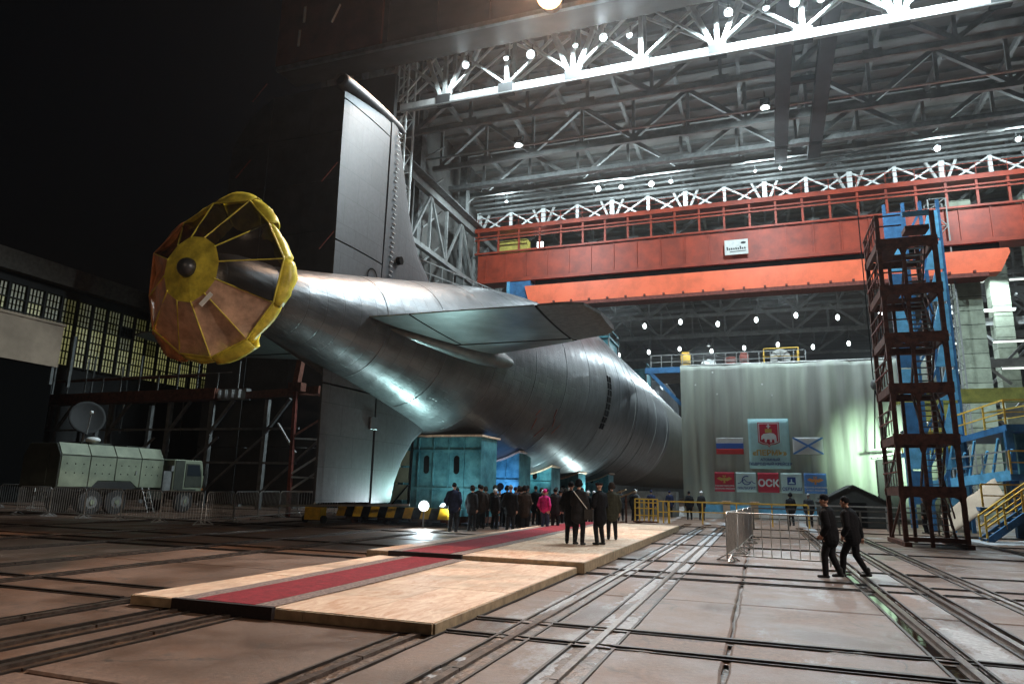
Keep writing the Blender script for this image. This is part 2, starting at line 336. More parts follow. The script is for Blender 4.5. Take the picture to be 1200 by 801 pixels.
class Many:                                           # pieces too small to pick apart, joined
    def __init__(s): s.v = []; s.f = []
    def box(s, lo, hi):
        n = len(s.v); a, b = lo, hi
        s.v += [(a[0], a[1], a[2]), (b[0], a[1], a[2]), (b[0], b[1], a[2]), (a[0], b[1], a[2]), (a[0], a[1], b[2]), (b[0], a[1], b[2]), (b[0], b[1], b[2]), (a[0], b[1], b[2])]
        s.f += [tuple(n+i for i in q) for q in ((0, 3, 2, 1), (4, 5, 6, 7), (0, 1, 5, 4), (1, 2, 6, 5), (2, 3, 7, 6), (3, 0, 4, 7))]
    def bar(s, a, b, wd, ht):
        R, m, l = frame(a, b); n = len(s.v); T = Matrix.Translation(m) @ R
        for z in (-.5, .5):
            for x, y in ((-.5, -.5), (.5, -.5), (.5, .5), (-.5, .5)): s.v.append(tuple(T @ Vector((x*wd, y*ht, z*l))))
        s.f += [tuple(n+i for i in q) for q in ((0, 3, 2, 1), (4, 5, 6, 7), (0, 1, 5, 4), (1, 2, 6, 5), (2, 3, 7, 6), (3, 0, 4, 7))]
    def build(s, name, mt, parent=None, base=None, kind='stuff'):
        o = mesh(name, s.v, s.f, mt, parent, base=base)
        if kind: o['kind'] = kind
        return o
def prism(name, pts, axis, lo, hi, mt, parent=None, base=None, bevel=0):   # outline extruded along an axis
    vs = []
    for h in (lo, hi):
        for p in pts:
            v = [p[0], p[1]]; v.insert(axis, h); vs.append(v)
    n = len(pts)
    fs = [tuple(range(n)), tuple(range(n, 2*n))] + [(i, (i+1) % n, n+(i+1) % n, n+i) for i in range(n)]
    return mesh(name, vs, fs, mt, parent, base=base, bevel=bevel)
def children(o): return [c for c in C.objects if c.parent == o]
_ws = bpy.data.scenes.new('workshop')               # a side scene so that one shape is evaluated without the rest
def baked(o):
    _ws.collection.objects.link(o); vl = _ws.view_layers[0]; vl.update(); dg = vl.depsgraph
    me = bpy.data.meshes.new_from_object(o.evaluated_get(dg)); bpy.data.objects.remove(o); me.materials.clear(); return me
_kids = {}
def dup(root, mw, label=None, group=None):
    def rec(o, par):
        inv = o.matrix_parent_inverse.copy(); c = o.copy(); C.objects.link(c); c.parent = par; c.matrix_parent_inverse = inv
        for ch in _kids.get(o.name) or children(o): rec(ch, c)
        return c
    if root.name not in _kids:
        _kids[root.name] = children(root)
        for ch in _kids[root.name]: _kids[ch.name] = children(ch)
    c = root.copy(); C.objects.link(c); c.matrix_basis = mw; W[c.name] = mw.copy()
    for ch in _kids[root.name]: rec(ch, c)
    if label: c['label'] = label
    if group: c['group'] = group
    return c
def TR(x, y, z=0, rz=0): return Matrix.Translation((x, y, z)) @ Matrix.Rotation(rz, 4, 'Z')
def point_light(parent, loc, power, col=(1, 1, 1), r=.25, name='light'):
    l = bpy.data.lights.new(name, 'POINT'); l.energy = power; l.color = col; l.shadow_soft_size = r
    return link(bpy.data.objects.new(name, l), parent, Matrix.Translation(loc))
def spot_light(parent, loc, to, power, deg=90, col=(1, 1, 1), r=.3, blend=.6, name='light'):
    l = bpy.data.lights.new(name, 'SPOT'); l.energy = power; l.color = col; l.shadow_soft_size = r
    l.spot_size = math.radians(deg); l.spot_blend = blend
    q = (Vector(to)-Vector(loc)).to_track_quat('-Z', 'Y').to_matrix().to_4x4()
    return link(bpy.data.objects.new(name, l), parent, Matrix.Translation(loc) @ q)
WARM, COOL, CYAN = (1, .72, .45), (.76, .93, 1), (.6, 1, 1)

# ================================================================== GROUND
g = structure('ground')
mesh('ground_base', [(-400, -60, -.065), (400, -60, -.065), (400, 600, -.065), (-400, 600, -.065)], [(0, 1, 2, 3)], 'trench', g)
# grooves in which the rails lie, between concrete slabs (x / y of each groove and its width)
gx = [(-48, .5), (-42, .5), (-34.5, .4), (-27.2, .5), (-22, .5), (-18.7, .5), (-15.3, .45), (-13, .4), (-9.4, .36), (-8.1, .5), (-7.15, .45), (-4.2, .45), (-3.05, .42), (-2.0, .5), (-.45, .05), (2.05, .42), (3.05, .34), (4.2, .34), (8.6, .4), (14, .4), (20, .4), (27, .4)]
gy = [(-6, .2), (1.5, .25), (5.2, .06), (8.75, .16), (9.8, .16), (13, .05), (16, .16), (17.1, .14), (19.75, .16), (22.6, .1), (26.2, .16), (29.5, .1), (33, .16), (36.5, .1), (40.4, .7)]
xs = [-70.0]; xe = []
for p, wd in gx: xe.append(p-wd/2); xs.append(p+wd/2)
xe.append(45.0)
ys = [-20.0]; ye = []
for p, wd in gy: ye.append(p-wd/2); ys.append(p+wd/2)
ye.append(44.0)
def slab(x0, y0, x1, y1, seed):
    rnd = random.Random(seed)
    # broken, slightly uneven rim: subdivided outline with jitter, chamfered
    pts = []
    for (ax, ay, bx, by) in ((x0, y0, x1, y0), (x1, y0, x1, y1), (x1, y1, x0, y1), (x0, y1, x0, y0)):
        L = math.hypot(bx-ax, by-ay); k = max(1, min(14, int(L/.45)))
        for i in range(k):
            t = i/k; j = .02 if 0 < i else 0
            pts.append((ax+(bx-ax)*t+rnd.uniform(-j, j), ay+(by-ay)*t+rnd.uniform(-j, j)))
    cx, cy = (x0+x1)/2, (y0+y1)/2; n = len(pts); dz = rnd.uniform(-.012, .004); tx, ty = rnd.uniform(-.0012, .0012), rnd.uniform(-.001, .001)
    vs = []
    for ins, z in ((0, -.15), (0, -.02), (.03, 0)):
        for px, py in pts:
            sx = ins if px < cx else -ins; sy = ins if py < cy else -ins
            X = px+(sx if abs(px-x0) < .05 or abs(px-x1) < .05 else 0); Y = py+(sy if abs(py-y0) < .05 or abs(py-y1) < .05 else 0)
            vs.append((X, Y, z+(dz+tx*(X-cx)+ty*(Y-cy) if z > -.1 else 0)))
    fs = [tuple(range(2*n, 3*n))]
    for r in range(2):
        for i in range(n): fs.append((r*n+i, r*n+(i+1) % n, (r+1)*n+(i+1) % n, (r+1)*n+i))
    return mesh('slab', vs, fs, 'concrete', g)
for i in range(len(xs)):
    for j in range(len(ys)):
        if xe[i]-xs[i] < .06 or xe[i] < -60: continue
        slab(xs[i], ys[j], xe[i], ye[j], i*50+j)
for p, wd in gx:                                   # rusty steel edge angles beside each groove
    if wd < .3 or p < -44: continue
    for s_ in (-1, 1):
        y = -4
        while y < 40:
            e = y+random.uniform(3.5, 6); bar('edge_angle', (p+s_*(wd/2+.012), y, .002), (p+s_*(wd/2+.012), min(e-.02, 40), .004+random.uniform(-.003, .006)), .035, .03, 'railbar', g); y = e
for p, wd in gy:
    if wd < .12: continue
    for s_ in (-1, 1): bar('edge_angle', (-44, p+s_*(wd/2+.01), .003), (26, p+s_*(wd/2+.01), .003), .03, .024, 'railbar', g)
# floor inside the hall, beyond the dark gap
box('hall_floor', (-60, 44, -.3), (60, 240, -.005), 'concrete', g)
# rails: a head standing in each groove
def rail_along_y(x, y0, y1, wd=.09, z=.03, mt='rail'):
    bar('rail', (x, y0, z-.07), (x, y1, z-.07), wd, .14, mt, g)
    bar('rail_foot', (x, y0, -.04), (x, y1, -.04), wd*2.0, .03, 'rail', g)
for x in (-42, -34.5, -27.2, -22, -18.7, -15.3, -13, -9.4, -8.1, -7.15, -4.2, -3.05, -2.0, 2.05, 3.05, 4.2, 8.6, 14):
    y = -18
    while y < 40:
        L = 12.5 if x > -10 else 29
        # gaps where the cross rails pass
        rail_along_y(x + (.06 if x == 2.05 else 0), y, min(y+L-.03, 40)); y += L
for y, _ in ((8.75, 0), (9.8, 0), (16, 0), (17.1, 0), (19.75, 0), (26.2, 0), (33, 0)):
    edges = [-48] + [a for a, b in gx if b > .3 and a > -47] + [27]
    for a, b in zip(edges[:-1], edges[1:]):
        bar('cross_rail', (a+.24, y, -.04), (b-.24, y, -.04), .07, .15, 'railbar', g)
# crusts of trodden snow and rusty dirt lying ragged over grooves and rails
def crust(x0, x1, y0, y1, mt, seed, thr, st=.055, zr=.028, along_y=True):
    vs = []; fs = []; nx = max(2, int((x1-x0)/st)); ny = max(2, int((y1-y0)/(st*1.8))); idx = {}
    def hgt(x, y):
        e = min(1, 3.2*min((x-x0), (x1-x))/(x1-x0), 3.2*min((y-y0), (y1-y))/(y1-y0))
        return (noise.fractal((x*1.7+seed, y*.45, seed), 1, 2, 4)*.5+noise.noise((x*9, y*7, seed))*.28+.5*e-.5)+(.5-thr)
    def vid(i, j):
        if (i, j) not in idx:
            x = x0+(x1-x0)*i/nx; y = y0+(y1-y0)*j/ny; h = hgt(x, y)
            idx[(i, j)] = len(vs); vs.append((x+.02*noise.noise((x*30, y*30, 1)), y+.02*noise.noise((x*30, y*30, 7)), .0+max(-.035, zr*max(-2, min(1, h*2.6))*(1+.4*noise.noise((x*22, y*22, 3))))))
        return idx[(i, j)]
    for i in range(nx):
        for j in range(ny): fs.append((vid(i, j), vid(i+1, j), vid(i+1, j+1), vid(i, j+1)))
    if fs:
        o = mesh('snow_crust' if mt == 'snow' else 'dirt_crust', vs, fs, mt, g, True); o['kind'] = 'stuff'
for i, (x0, x1, y0, y1, thr) in enumerate(((-2.45, -1.65, 4.5, 36, .52), (-3.45, -2.75, 4.5, 38, .6), (2.25, 2.85, 9, 15, .62), (6.5, 12, 34, 39.6, .5))):
    crust(x0, x1, y0, y1, 'snow', 3.7+i*11, thr, .05 if x1-x0 < 2 else .11, .016)
for (x0, x1, y0, y1) in ((1.86, 2.24, 9.0, 15.7), (2.9, 3.2, 12, 15.7), (1.86, 2.24, 17.3, 24), (-2.22, -1.78, 6.0, 8.5), (-3.24, -2.86, 6.5, 8.5), (4.05, 4.35, 13.2, 15.8), (2.9, 3.2, 6.5, 8.5)):
    w_ = box('puddle', (x0, y0, -.07), (x1, y1, -.03), 'water', g)
for i, x in enumerate((-15.3, -13, -9.4, -8.1, -7.15, -4.2, -3.05, -2.0, 4.2)):
    crust(x-.32, x+.32, 3, 22, 'trench', 90+i*5, .58, .06, .012)
for i, y in enumerate((8.75, 9.8, 16, 17.1)):
    crust(-13 if i < 2 else -9, 5, y-.17, y+.17, 'trench', 190+i*5, .52, .05, .018)
box('ground_beyond', (-400, 240, -.16), (400, 1500, -.02), 'asphalt', g)

# ================================================================== PLATFORMS + CARPETS
def platform(name_label, x0, x1, y0, y1, h, nx, ny, far):
    t = thing('timber_platform', name_label, 'platform', ((x0+x1)/2, y0, 0))
    for i in range(nx):
        for j in range(ny):
            a, b = x0+(x1-x0)*i/nx, x0+(x1-x0)*(i+1)/nx; c, d = y0+(y1-y0)*j/ny, y0+(y1-y0)*(j+1)/ny
            r = random.Random(i*31+j).uniform(-.004, .004)
            box('plywood_sheet', (a+.006, c+.006, h-.02), (b-.006, d-.006, h+r), 'wood', t)
    Lw = 3.2
    for xx in (x0, x1):
        y = y0
        while y < y1-.05:
            e = min(y+Lw, y1); s = 1 if xx == x1 else -1
            box('edge_board', (min(xx, xx+s*.03), y+.004, .015), (max(xx, xx+s*.03), e-.004, h-.008+random.uniform(-.004, .004)), 'woodedge', t); y = e
    for yy in (y0, y1):
        x = x0
        while x < x1-.05:
            e = min(x+3.1, x1); s = -1 if yy == y0 else 1
            box('edge_board', (x+.004, min(yy, yy+s*.03), .015), (e-.004, max(yy, yy+s*.03), h-.008+random.uniform(-.004, .004)), 'woodedge', t); x = e
    jm = Many(); y = y0+.3
    while y < y1: jm.box((x0+.04, y, 0), (x1-.04, y+.06, h-.021)); y += .6
    jm.build('joist', 'woodedge', t)
platform('low plywood platform nearest the camera carrying the front length of red carpet', -9.05, -4.0, 8.4, 15.72, .15, 4, 5, False)
platform('higher plywood platform behind the near one, two men standing on its right side', -9.45, -3.85, 15.8, 35.5, .25, 4, 13, True)
def carpet(label, y0, y1, xa, xb, h, drop):
    t = thing('red_carpet', label, 'carpet', ((xa+xb)/2, y0, h))
    N = 40; wid = .33
    def strip(nm, u0, u1, mt, dz, nz=3):
        vs = []; fs = []
        for i in range(N+1):
            y = y0+(y1-y0)*i/N
            for k in range(nz):
                u = u0+(u1-u0)*k/(nz-1); z = h+dz+.004*noise.noise((u*3+y*.1, y*1.4, 3))
                vs.append((u-.03*(y-y0)*(1 if drop else .4)+.02*math.sin(y*.7), y, z))
        for i in range(N):
            for k in range(nz-1): a = i*nz+k; fs.append((a, a+1, a+1+nz, a+nz))
        n = len(vs)
        o = mesh(nm, vs, fs, mt, t)
        md = o.modifiers.new('thick', 'SOLIDIFY'); md.thickness = .01; md.offset = 1
    strip('border', xa, xa+wid, 'carpetb', .009); strip('border', xb-wid, xb, 'carpetb', .009)
    strip('pile', xa+wid-.01, xb-wid+.01, 'carpet', .012)
    if drop:
        box('hanging_end', (xa-.04, y0-.10, .01), (xb+.04, y0-.02, h+.02), 'carpetd', t)
carpet('front length of red carpet with mottled borders on the low near platform', 8.4, 15.7, -8.15, -6.45, .152, True)
carpet('far length of red carpet running over the higher platform towards the hull', 15.78, 35.4, -8.75, -6.85, .252, True)

# ================================================================== SUBMARINE
AX = -16.0
def axis_z(y): return 8.15 + (9.05-8.15)*min(1, max(0, (y-18)/34))
PR = [(18.2, .9), (19, 1.2), (20, 1.38), (22.6, 1.95), (26.4, 2.8), (31, 3.85), (36, 4.95), (41, 5.75), (47, 6.3), (54, 6.5), (150, 6.5)]
def hull_r(y):
    for (a, ra), (b, rb) in zip(PR[:-1], PR[1:]):
        if y <= b:
            t = (y-a)/(b-a); return ra+(rb-ra)*t
    return 6.5
def hull_rs(y): return (hull_r(y-1.5)+2*hull_r(y)+hull_r(y+1.5))/4 if y > 20 else hull_r(y)
sub = thing('submarine', 'huge dark grey submarine seen from its stern, resting on teal cradles', 'submarine', (AX, 18, 0))
NS = 128; Y = [18.2, 18.5] + [19+i*.8 for i in range(50)] + [60+i*3 for i in range(31)]
vs = []; fs = []
for y in Y:
    r = hull_rs(y); z0 = axis_z(y)
    for k in range(NS):
        a = 2*math.pi*k/NS; vs.append((AX+r*math.cos(a), y, z0+r*math.sin(a)))
for j in range(len(Y)-1):
    for k in range(NS): a = j*NS; fs.append((a+k, a+(k+1) % NS, a+NS+(k+1) % NS, a+NS+k))
fs += [tuple(range(NS)), tuple(range((len(Y)-1)*NS, len(Y)*NS))]
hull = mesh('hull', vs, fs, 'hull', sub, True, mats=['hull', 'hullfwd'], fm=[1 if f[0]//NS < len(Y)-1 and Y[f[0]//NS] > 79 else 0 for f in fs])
def band(y, wd, dr, mt, nm='hull_ring', a0=0, a1=2*math.pi):
    vs = []; fs = []; n = 96
    for k in range(n+1):
        a = a0+(a1-a0)*k/n
        for yy, rr in ((y-wd/2, -.03), (y-wd/2, dr), (y+wd/2, dr), (y+wd/2, -.03)):
            r = hull_rs(yy)+rr; vs.append((AX+r*math.cos(a), yy, axis_z(yy)+r*math.sin(a)))
    for k in range(n):
        for q in range(3): fs.append((k*4+q, k*4+q+1, k*4+q+5, k*4+q+4))
    return mesh(nm, vs, fs, mt, sub, True)
for y, wd, mt in ((57.5, .1, 'weld'), (58.6, .3, 'hull'), (64.5, .12, 'hull'), (70, .12, 'weld'), (78.8, .3, 'weld')): band(y, wd, .02, mt)
for y in (23.6, 27.5, 31.4, 35.3, 39.2, 43.1, 47, 51.0, 54.6): band(y, .05, .012, 'hull', 'plate_seam')
# deck casing on top
vs = []; fs = []; yl = [46, 48, 51, 55]+list(range(60, 151, 6))
for i, y in enumerate(yl):
    hh = .75*min(1, i/3.0); wd = 3.0
    for x, z in ((-wd, axis_z(y)+math.sqrt(max(0, hull_rs(y)**2-wd*wd))-.3), (-wd*.9, axis_z(y)+hull_rs(y)-.55+hh), (-wd*.45, axis_z(y)+hull_rs(y)+hh*.75-.1), (wd*.45, axis_z(y)+hull_rs(y)+hh*.75-.1), (wd*.9, axis_z(y)+hull_rs(y)-.55+hh), (wd, axis_z(y)+math.sqrt(max(0, hull_rs(y)**2-wd*wd))-.3)):
        vs.append((AX+x, y, z))
for j in range(len(yl)-1):
    for k in range(5): a = j*6+k; fs.append((a, a+1, a+7, a+6))
mesh('deck_casing', vs, fs, 'hull', sub, True)
# sail far along the deck
pts = [(112, 15.5), (113.5, 18.6), (116, 20.3), (121, 20.8), (133, 20.6), (138, 18.5), (140, 15.5)]
prism('sail', pts, 0, AX-1.7, AX+1.7, 'hull', sub, bevel=.5)
# flooding grille on the flank
for c in range(2):
    for k in range(8):
        a = math.radians(6-k*4.4); y = 47.3+c*.62+ (k % 3)*.03; r = hull_rs(y)+.012
        R = Matrix.Translation((AX+r*math.cos(a), y, axis_z(y)+r*math.sin(a))) @ Matrix.Rotation(-a, 4, 'Y')
        o = link(bpy.data.objects.new('grille_slot', unit('box', 'gap')), sub, R @ Matrix.Diagonal((.05, .42, .40, 1)))
# faint red draught marks low on the flank
for (y, deg, ln, tl) in ((37.2, -38, .9, .5), (38.4, -42, .8, -.4), (39.3, -33, .7, .7), (40.1, -36, .9, -.6), (38.9, -27, .6, .3), (36.9, -30, .5, -.6)):
    a = math.radians(deg); r = hull_rs(y)+.01
    R = Matrix.Translation((AX+r*math.cos(a), y, axis_z(y)+r*math.sin(a))) @ Matrix.Rotation(-a, 4, 'Y') @ Matrix.Rotation(tl, 4, 'X')
    link(bpy.data.objects.new('draught_mark', unit('box', 'rustred')), sub, R @ Matrix.Diagonal((.02, .1, ln, 1)))

def foil_z(name, rows, c0, c1, mt, parent, th=.55, cx=AX):        # rows: (z, y_trailing, y_leading); section between chord y c0..c1
    vs = []; fs = []; n = 10
    for z, yt, yl_ in rows:
        a = max(yt, c0) if c0 is not None else yt; b = min(yl_, c1) if c1 is not None else yl_
        for s in (1, -1):
            for k in range(n+1):
                y = a+(b-a)*k/n; u = (yl_-y)/(yl_-22.45)        # 0 at the leading edge
                t = th*(2.0*math.sqrt(max(u, 0))*(1-u)**.8*.9+.10)*min(1, 1.0) if u < 1 else .05
                t = max(.05, min(th, t)) if u > .004 else .02
                vs.append((cx+s*t/2, y, z))
    m = 2*(n+1)
    for j in range(len(rows)-1):
        for s in (0, 1):
            for k in range(n): a = j*m+s*(n+1)+k; fs.append((a, a+1, a+m+1, a+m))
        for k in (0, n): a = j*m+k; b = j*m+n+1+k; fs.append((a, b, b+m, a+m))
    for j in (0, len(rows)-1): fs.append(tuple(j*m+k for k in range(n+1)) + tuple(j*m+n+1+k for k in range(n, -1, -1)))
    o = mesh(name, vs, fs, mt, parent)
    return o
# upper rudder: fixed fin in front of the hinge, moving flap behind it
fin = foil_z('upper_rudder_fin', [(9.4, 26.1, 37), (11.0, 26.1, 34.6), (12.0, 26.1, 32.0), (12.6, 26.1, 31.0), (13.4, 26.1, 29.9), (14.3, 26.1, 29.15), (15.3, 26.1, 28.6), (17, 26.1, 27.9), (18.2, 26.1, 27.35), (19.0, 26.1, 27.0)], 26.1, None, 'fin', sub, .6)
flap = foil_z('upper_rudder_flap', [(11.75, 22.55, 28), (13, 22.52, 28), (16, 22.46, 28), (18.05, 22.45, 28)], None, 25.98, 'fin', sub, .55)
foil_z('upper_rudder_foot', [(9.6, 22.6, 28), (10.5, 22.58, 28), (11.68, 22.56, 28)], None, 25.98, 'fin', sub, .55)
foil_z('upper_rudder_tip', [(18.11, 22.44, 28), (18.8, 22.4, 28)], None, 25.98, 'fin', sub, .55)
# hinge line rivet ladder: small pale dashes
dm = Many()
for k in range(34):
    z = 10.9+k*.235; dm.box((AX+.27, 26.55+.1*(k % 2), z), (AX+.312, 26.8+.1*(k % 2), z+.035))
dm.build('rivet_dash', 'steel', fin)
vs = []
ringb = []
for k in range(24):
    a = 2*math.pi*k/24; ringb.append((25.2+.42*math.cos(a), 10.85+.42*math.sin(a)))
rg = [(AX+.262, p[0], p[1]) for p in ringb]+[(AX+.262, 25.2+.36*math.cos(2*math.pi*k/24), 10.85+.36*math.sin(2*math.pi*k/24)) for k in range(24)]
mesh('inspection_ring', rg+[(x+.02, y, z) for x, y, z in rg], [(k, (k+1) % 24, 24+(k+1) % 24, 24+k) for k in range(24)]+[(48+k, 48+(k+1) % 24, 72+(k+1) % 24, 72+k) for k in range(24)]+[(k, (k+1) % 24, 48+(k+1) % 24, 48+k) for k in range(24)], 'gap', fin)
rod('sensor_boss', (AX+.3, 27.3, 12.3), (AX+.5, 27.3, 12.3), .2, 'gap', fin, kind='disc')
# lower rudder
foil_z('lower_rudder_fin', [(1.1, 26.3, 28.4), (2, 26.3, 28.7), (3, 26.3, 29.3), (4, 26.3, 30.3), (4.6, 26.3, 31.4), (5.6, 26.3, 33.2), (6.6, 26.3, 34)], 26.3, None, 'fin', sub, .65)
foil_z('lower_rudder_flap', [(1.15, 22.6, 28), (3, 22.58, 28), (5.7, 22.5, 28)], None, 26.16, 'fin', sub, .6)
foil_z('lower_rudder_root', [(5.78, 22.5, 28), (7.2, 22.4, 28)], None, 26.16, 'fin', sub, .6)
prism('hinge_block', [(25.75, 4.2), (26.35, 4.2), (26.35, 4.75), (25.75, 4.75)], 0, AX+.24, AX+.36, 'fin', sub, bevel=.03)
# towed-array pod on top of the rudder
N = 24; prof = [(22.0, .27), (22.2, .33), (22.6, .35), (23.6, .36), (25, .34), (26.2, .28), (27.2, .2), (27.8, .04)]
vs = []; fs = []
for y, r in [(22.25, .27)]+prof:
    zc = 18.75+(y-22)*.085
    for k in range(N): a = 2*math.pi*k/N; vs.append((AX+r*math.cos(a), y, zc+r*math.sin(a)))
for j in range(len(prof)):
    for k in range(N): a = j*N; fs.append((a+k, a+(k+1) % N, a+N+(k+1) % N, a+N+k))
pod = mesh('array_pod', vs, fs, 'fin', sub, True)
mesh('pod_mouth', [(AX+.265*math.cos(2*math.pi*k/24), 22.2, 18.77+.265*math.sin(2*math.pi*k/24)) for k in range(24)], [tuple(range(24))], 'gap', pod)
# stabilizers
def stabilizer(s):
    ZS = 8.28
    def sec(x, y0, y1, yt, yl_, th, dz=0):
        out = []
        for q in (1, -1):
            for k in range(9):
                y = y0+(y1-y0)*k/8; u = (yl_-y)/(yl_-yt); t = th*(2*math.sqrt(max(u, .0))*(1-u)**.8*.9+.08); t = min(th, max(t, .05)) if u > .004 else .03
                out.append((AX+s*x, y, ZS+dz+q*t/2))
        return out
    def loft(name, secs, mt, parent):
        vs = [v for q in secs for v in q]; m = 18; fs = []
        for j in range(len(secs)-1):
            for q in (0, 1):
                for k in range(8): a = j*m+q*9+k; fs.append((a, a+1, a+m+1, a+m))
            for k in (0, 8): a = j*m+k; b = j*m+9+k; fs.append((a, b, b+m, a+m))
        for j in (0, len(secs)-1): fs.append(tuple(j*m+k for k in range(9))+tuple(j*m+9+k for k in range(8, -1, -1)))
        return mesh(name, vs, fs, mt, parent)
    LE = lambda x: 31.2-(x-3)*.48
    HG = 27.42
    st = loft('stabilizer', [sec(x, HG+.05, LE(x), 22.5, LE(x), .5) for x in (1, 2.5, 4, 5.5, 7, 8.75)], 'elev', sub)
    loft('elevator', [sec(x, 22.5, HG-.05, 22.5, LE(x), .42) for x in (3.75, 5, 7, 8.7)], 'elev', st)
    loft('elevator_tab', [sec(x, 22.5, HG-.05, 22.5, LE(x), .42) for x in (1.2, 2.4, 3.65)], 'elev', st)
    loft('hinge_gap', [sec(x, HG-.06, HG+.06, 22.5, LE(x), .40) for x in (2, 5, 8.7)], 'gap', st)
    loft('tip_gap', [sec(x, 22.6, LE(x)-.1, 22.5, LE(x), .40) for x in (8.69, 8.81)], 'gap', st)
    loft('tab_gap', [sec(x, 22.55, HG, 22.5, LE(x), .38) for x in (3.64, 3.76)], 'gap', st)
    loft('tip_plate', [sec(8.82, 22.5, LE(8.8), 22.4, LE(8.8), .46), sec(9.7, 22.5, 27.8, 22.3, 27.9, .44, .01), sec(10.45, 22.8, 27.3, 22.6, 27.5, .42, .02), sec(10.75, 24.3, 26.7, 24, 27, .3, .02)], 'tipm', st)
    # root fairing bulb
    vs = []; fs = []; pr = [(23.5, .15), (25.5, .4), (28, .6), (30, .66), (31.4, .55), (32.2, .32), (32.6, .05)]
    for y, r in pr:
        for k in range(20): a = 2*math.pi*k/20; vs.append((AX+s*(2.0+.26*(y-23.5))+r*.8*math.cos(a), y, 8.12+r*.75*math.sin(a)))
    for j in range(len(pr)-1):
        for k in range(20): a = j*20; fs.append((a+k, a+(k+1) % 20, a+20+(k+1) % 20, a+20+k))
    fs.append(tuple(range(20)))
    mesh('root_fairing', vs, fs, 'elev', st, True)
stabilizer(1); stabilizer(-1)
# propulsor boss hidden by the cover
vs = []; fs = []; pr = [(15.6, .35), (16.2, .8), (17, 1.0), (18.3, 1.15)]
for y, r in pr:
    for k in range(24): a = 2*math.pi*k/24; vs.append((AX+r*math.cos(a), y, 8.15+r*math.sin(a)))
for j in range(3):
    for k in range(24): a = j*24; fs.append((a+k, a+(k+1) % 24, a+24+(k+1) % 24, a+24+k))
fs.append(tuple(range(24)))
mesh('propeller_boss', vs, fs, 'hull', sub, True)

# ---- the umbrella-like cover over the propeller
cov = thing('propeller_cover', 'yellow and tan umbrella-like cover wrapped over the submarine propeller', 'cover', (AX, 16.5, 8.1))
CZ = 8.16; NB = 12; HY, HR = 15.42, 1.05; RY, RR = 16.3, 2.66
def cp(y, r, a): return Vector((AX+r*math.cos(a), y, CZ+r*math.sin(a)))
off = math.radians(8)
angs = [off+2*math.pi*k/NB for k in range(NB)]
rr_ = [RR*(1+random.Random(k).uniform(-.045, .03)) for k in range(NB)]
ry_ = [RY+random.Random(k+50).uniform(-.12, .14) for k in range(NB)]
mesh('hub_disc', [tuple(cp(HY-.14, 0, 0))]+[tuple(cp(HY, HR*(1+.03*(k % 2)), angs[k])) for k in range(NB)], [(0, 1+k, 1+(k+1) % NB) for k in range(NB)], 'yellow', cov)
ball('hub_nose', (AX, HY-.15, CZ), (.3, .3, .3), 'hull', cov)
for k in range(NB):
    rod('rib', cp(HY-.02, HR*.98, angs[k]), cp(ry_[k], rr_[k], angs[k]), .022, 'yellow', cov)
# gores between ribs: clear film above, darkened for the shade behind it, tan and orange sheets below and left
kinds = []
for k in range(NB):
    d = (math.degrees(angs[k])+15) % 360
    kinds.append('tan' if 232 < d < 335 else 'orange' if 150 < d <= 232 else 'clear')
for k in range(NB):
    k2 = (k+1) % NB; a0, a1 = angs[k], angs[k]+2*math.pi/NB; vs = []; fs = []; nu, nv = 7, 7
    for i in range(nu):
        u = i/(nu-1)
        for j in range(nv):
            v = j/(nv-1); P0 = cp(HY, HR, a0).lerp(cp(ry_[k], rr_[k], a0), u); P1 = cp(HY, HR, a1).lerp(cp(ry_[k2], rr_[k2], a1), u)
            P = P0.lerp(P1, v); sag = .22*u*4*v*(1-v)*(1 if kinds[k] == 'clear' else .7)
            P.y += sag+.16*u*noise.noise(P*1.9+Vector((k, 0, 0))); vs.append(P)
    for i in range(nu-1):
        for j in range(nv-1): a = i*nv+j; fs.append((a, a+1, a+nv+1, a+nv))
    o = mesh('film_panel', vs, fs, kinds[k], cov, True)
    if kinds[k] != 'clear': o['label'] = 'opaque %s sheet between two ribs' % ('tan' if kinds[k] == 'tan' else 'orange')
    # skirt flap folded back from the rim
    vs = []; fs = []; nu, nv = 5, 9
    for i in range(nu):
        u = i/(nu-1)
        for j in range(nv):
            v = j/(nv-1); a = a0+(a1-a0)*v; P0 = cp(ry_[k], rr_[k], a0).lerp(cp(ry_[k2], rr_[k2], a1), v)
            r = math.hypot(P0.x-AX, P0.z-CZ); bulge = .2*math.sin(math.pi*v)
            q_ = .12+.3*((k*7) % 5)/5; rad = r+(q_*math.sin(math.pi*min(1, u*1.15))-.5*u*u)*(1+.4*math.sin(math.pi*v))+bulge*math.sin(math.pi*u)*.4+.09*noise.noise((v*4, u*3, k*3.3))*u
            P = cp(P0.y+.85*u+.06*math.sin(5*v+k), rad, a); P += Vector((1, 1, 1))*.05*noise.noise(P*3); vs.append(P if i else P0)
    for i in range(nu-1):
        for j in range(nv-1): q = i*nv+j; fs.append((q, q+1, q+nv+1, q+nv))
    d = (math.degrees(a0)+15) % 360
    o = mesh('skirt_flap', vs, fs, 'orange' if 140 < d < 235 else 'yellow', cov, True)
    o.modifiers.new('thick', 'SOLIDIFY').thickness = .012
ring = [cp(ry_[k], rr_[k], angs[k]) for k in range(NB)]
for k in range(NB): rod('rim_tube', ring[k], ring[(k+1) % NB], .028, 'yellow' if not 3 < k < 7 else 'orange', cov)
box('foil_patch', (-.07, -.015, -.24), (.07, .015, .24), 'white', cov, TR(AX+.72, 15.42, 7.15, .2) @ Matrix.Rotation(.7, 4, 'Y'))

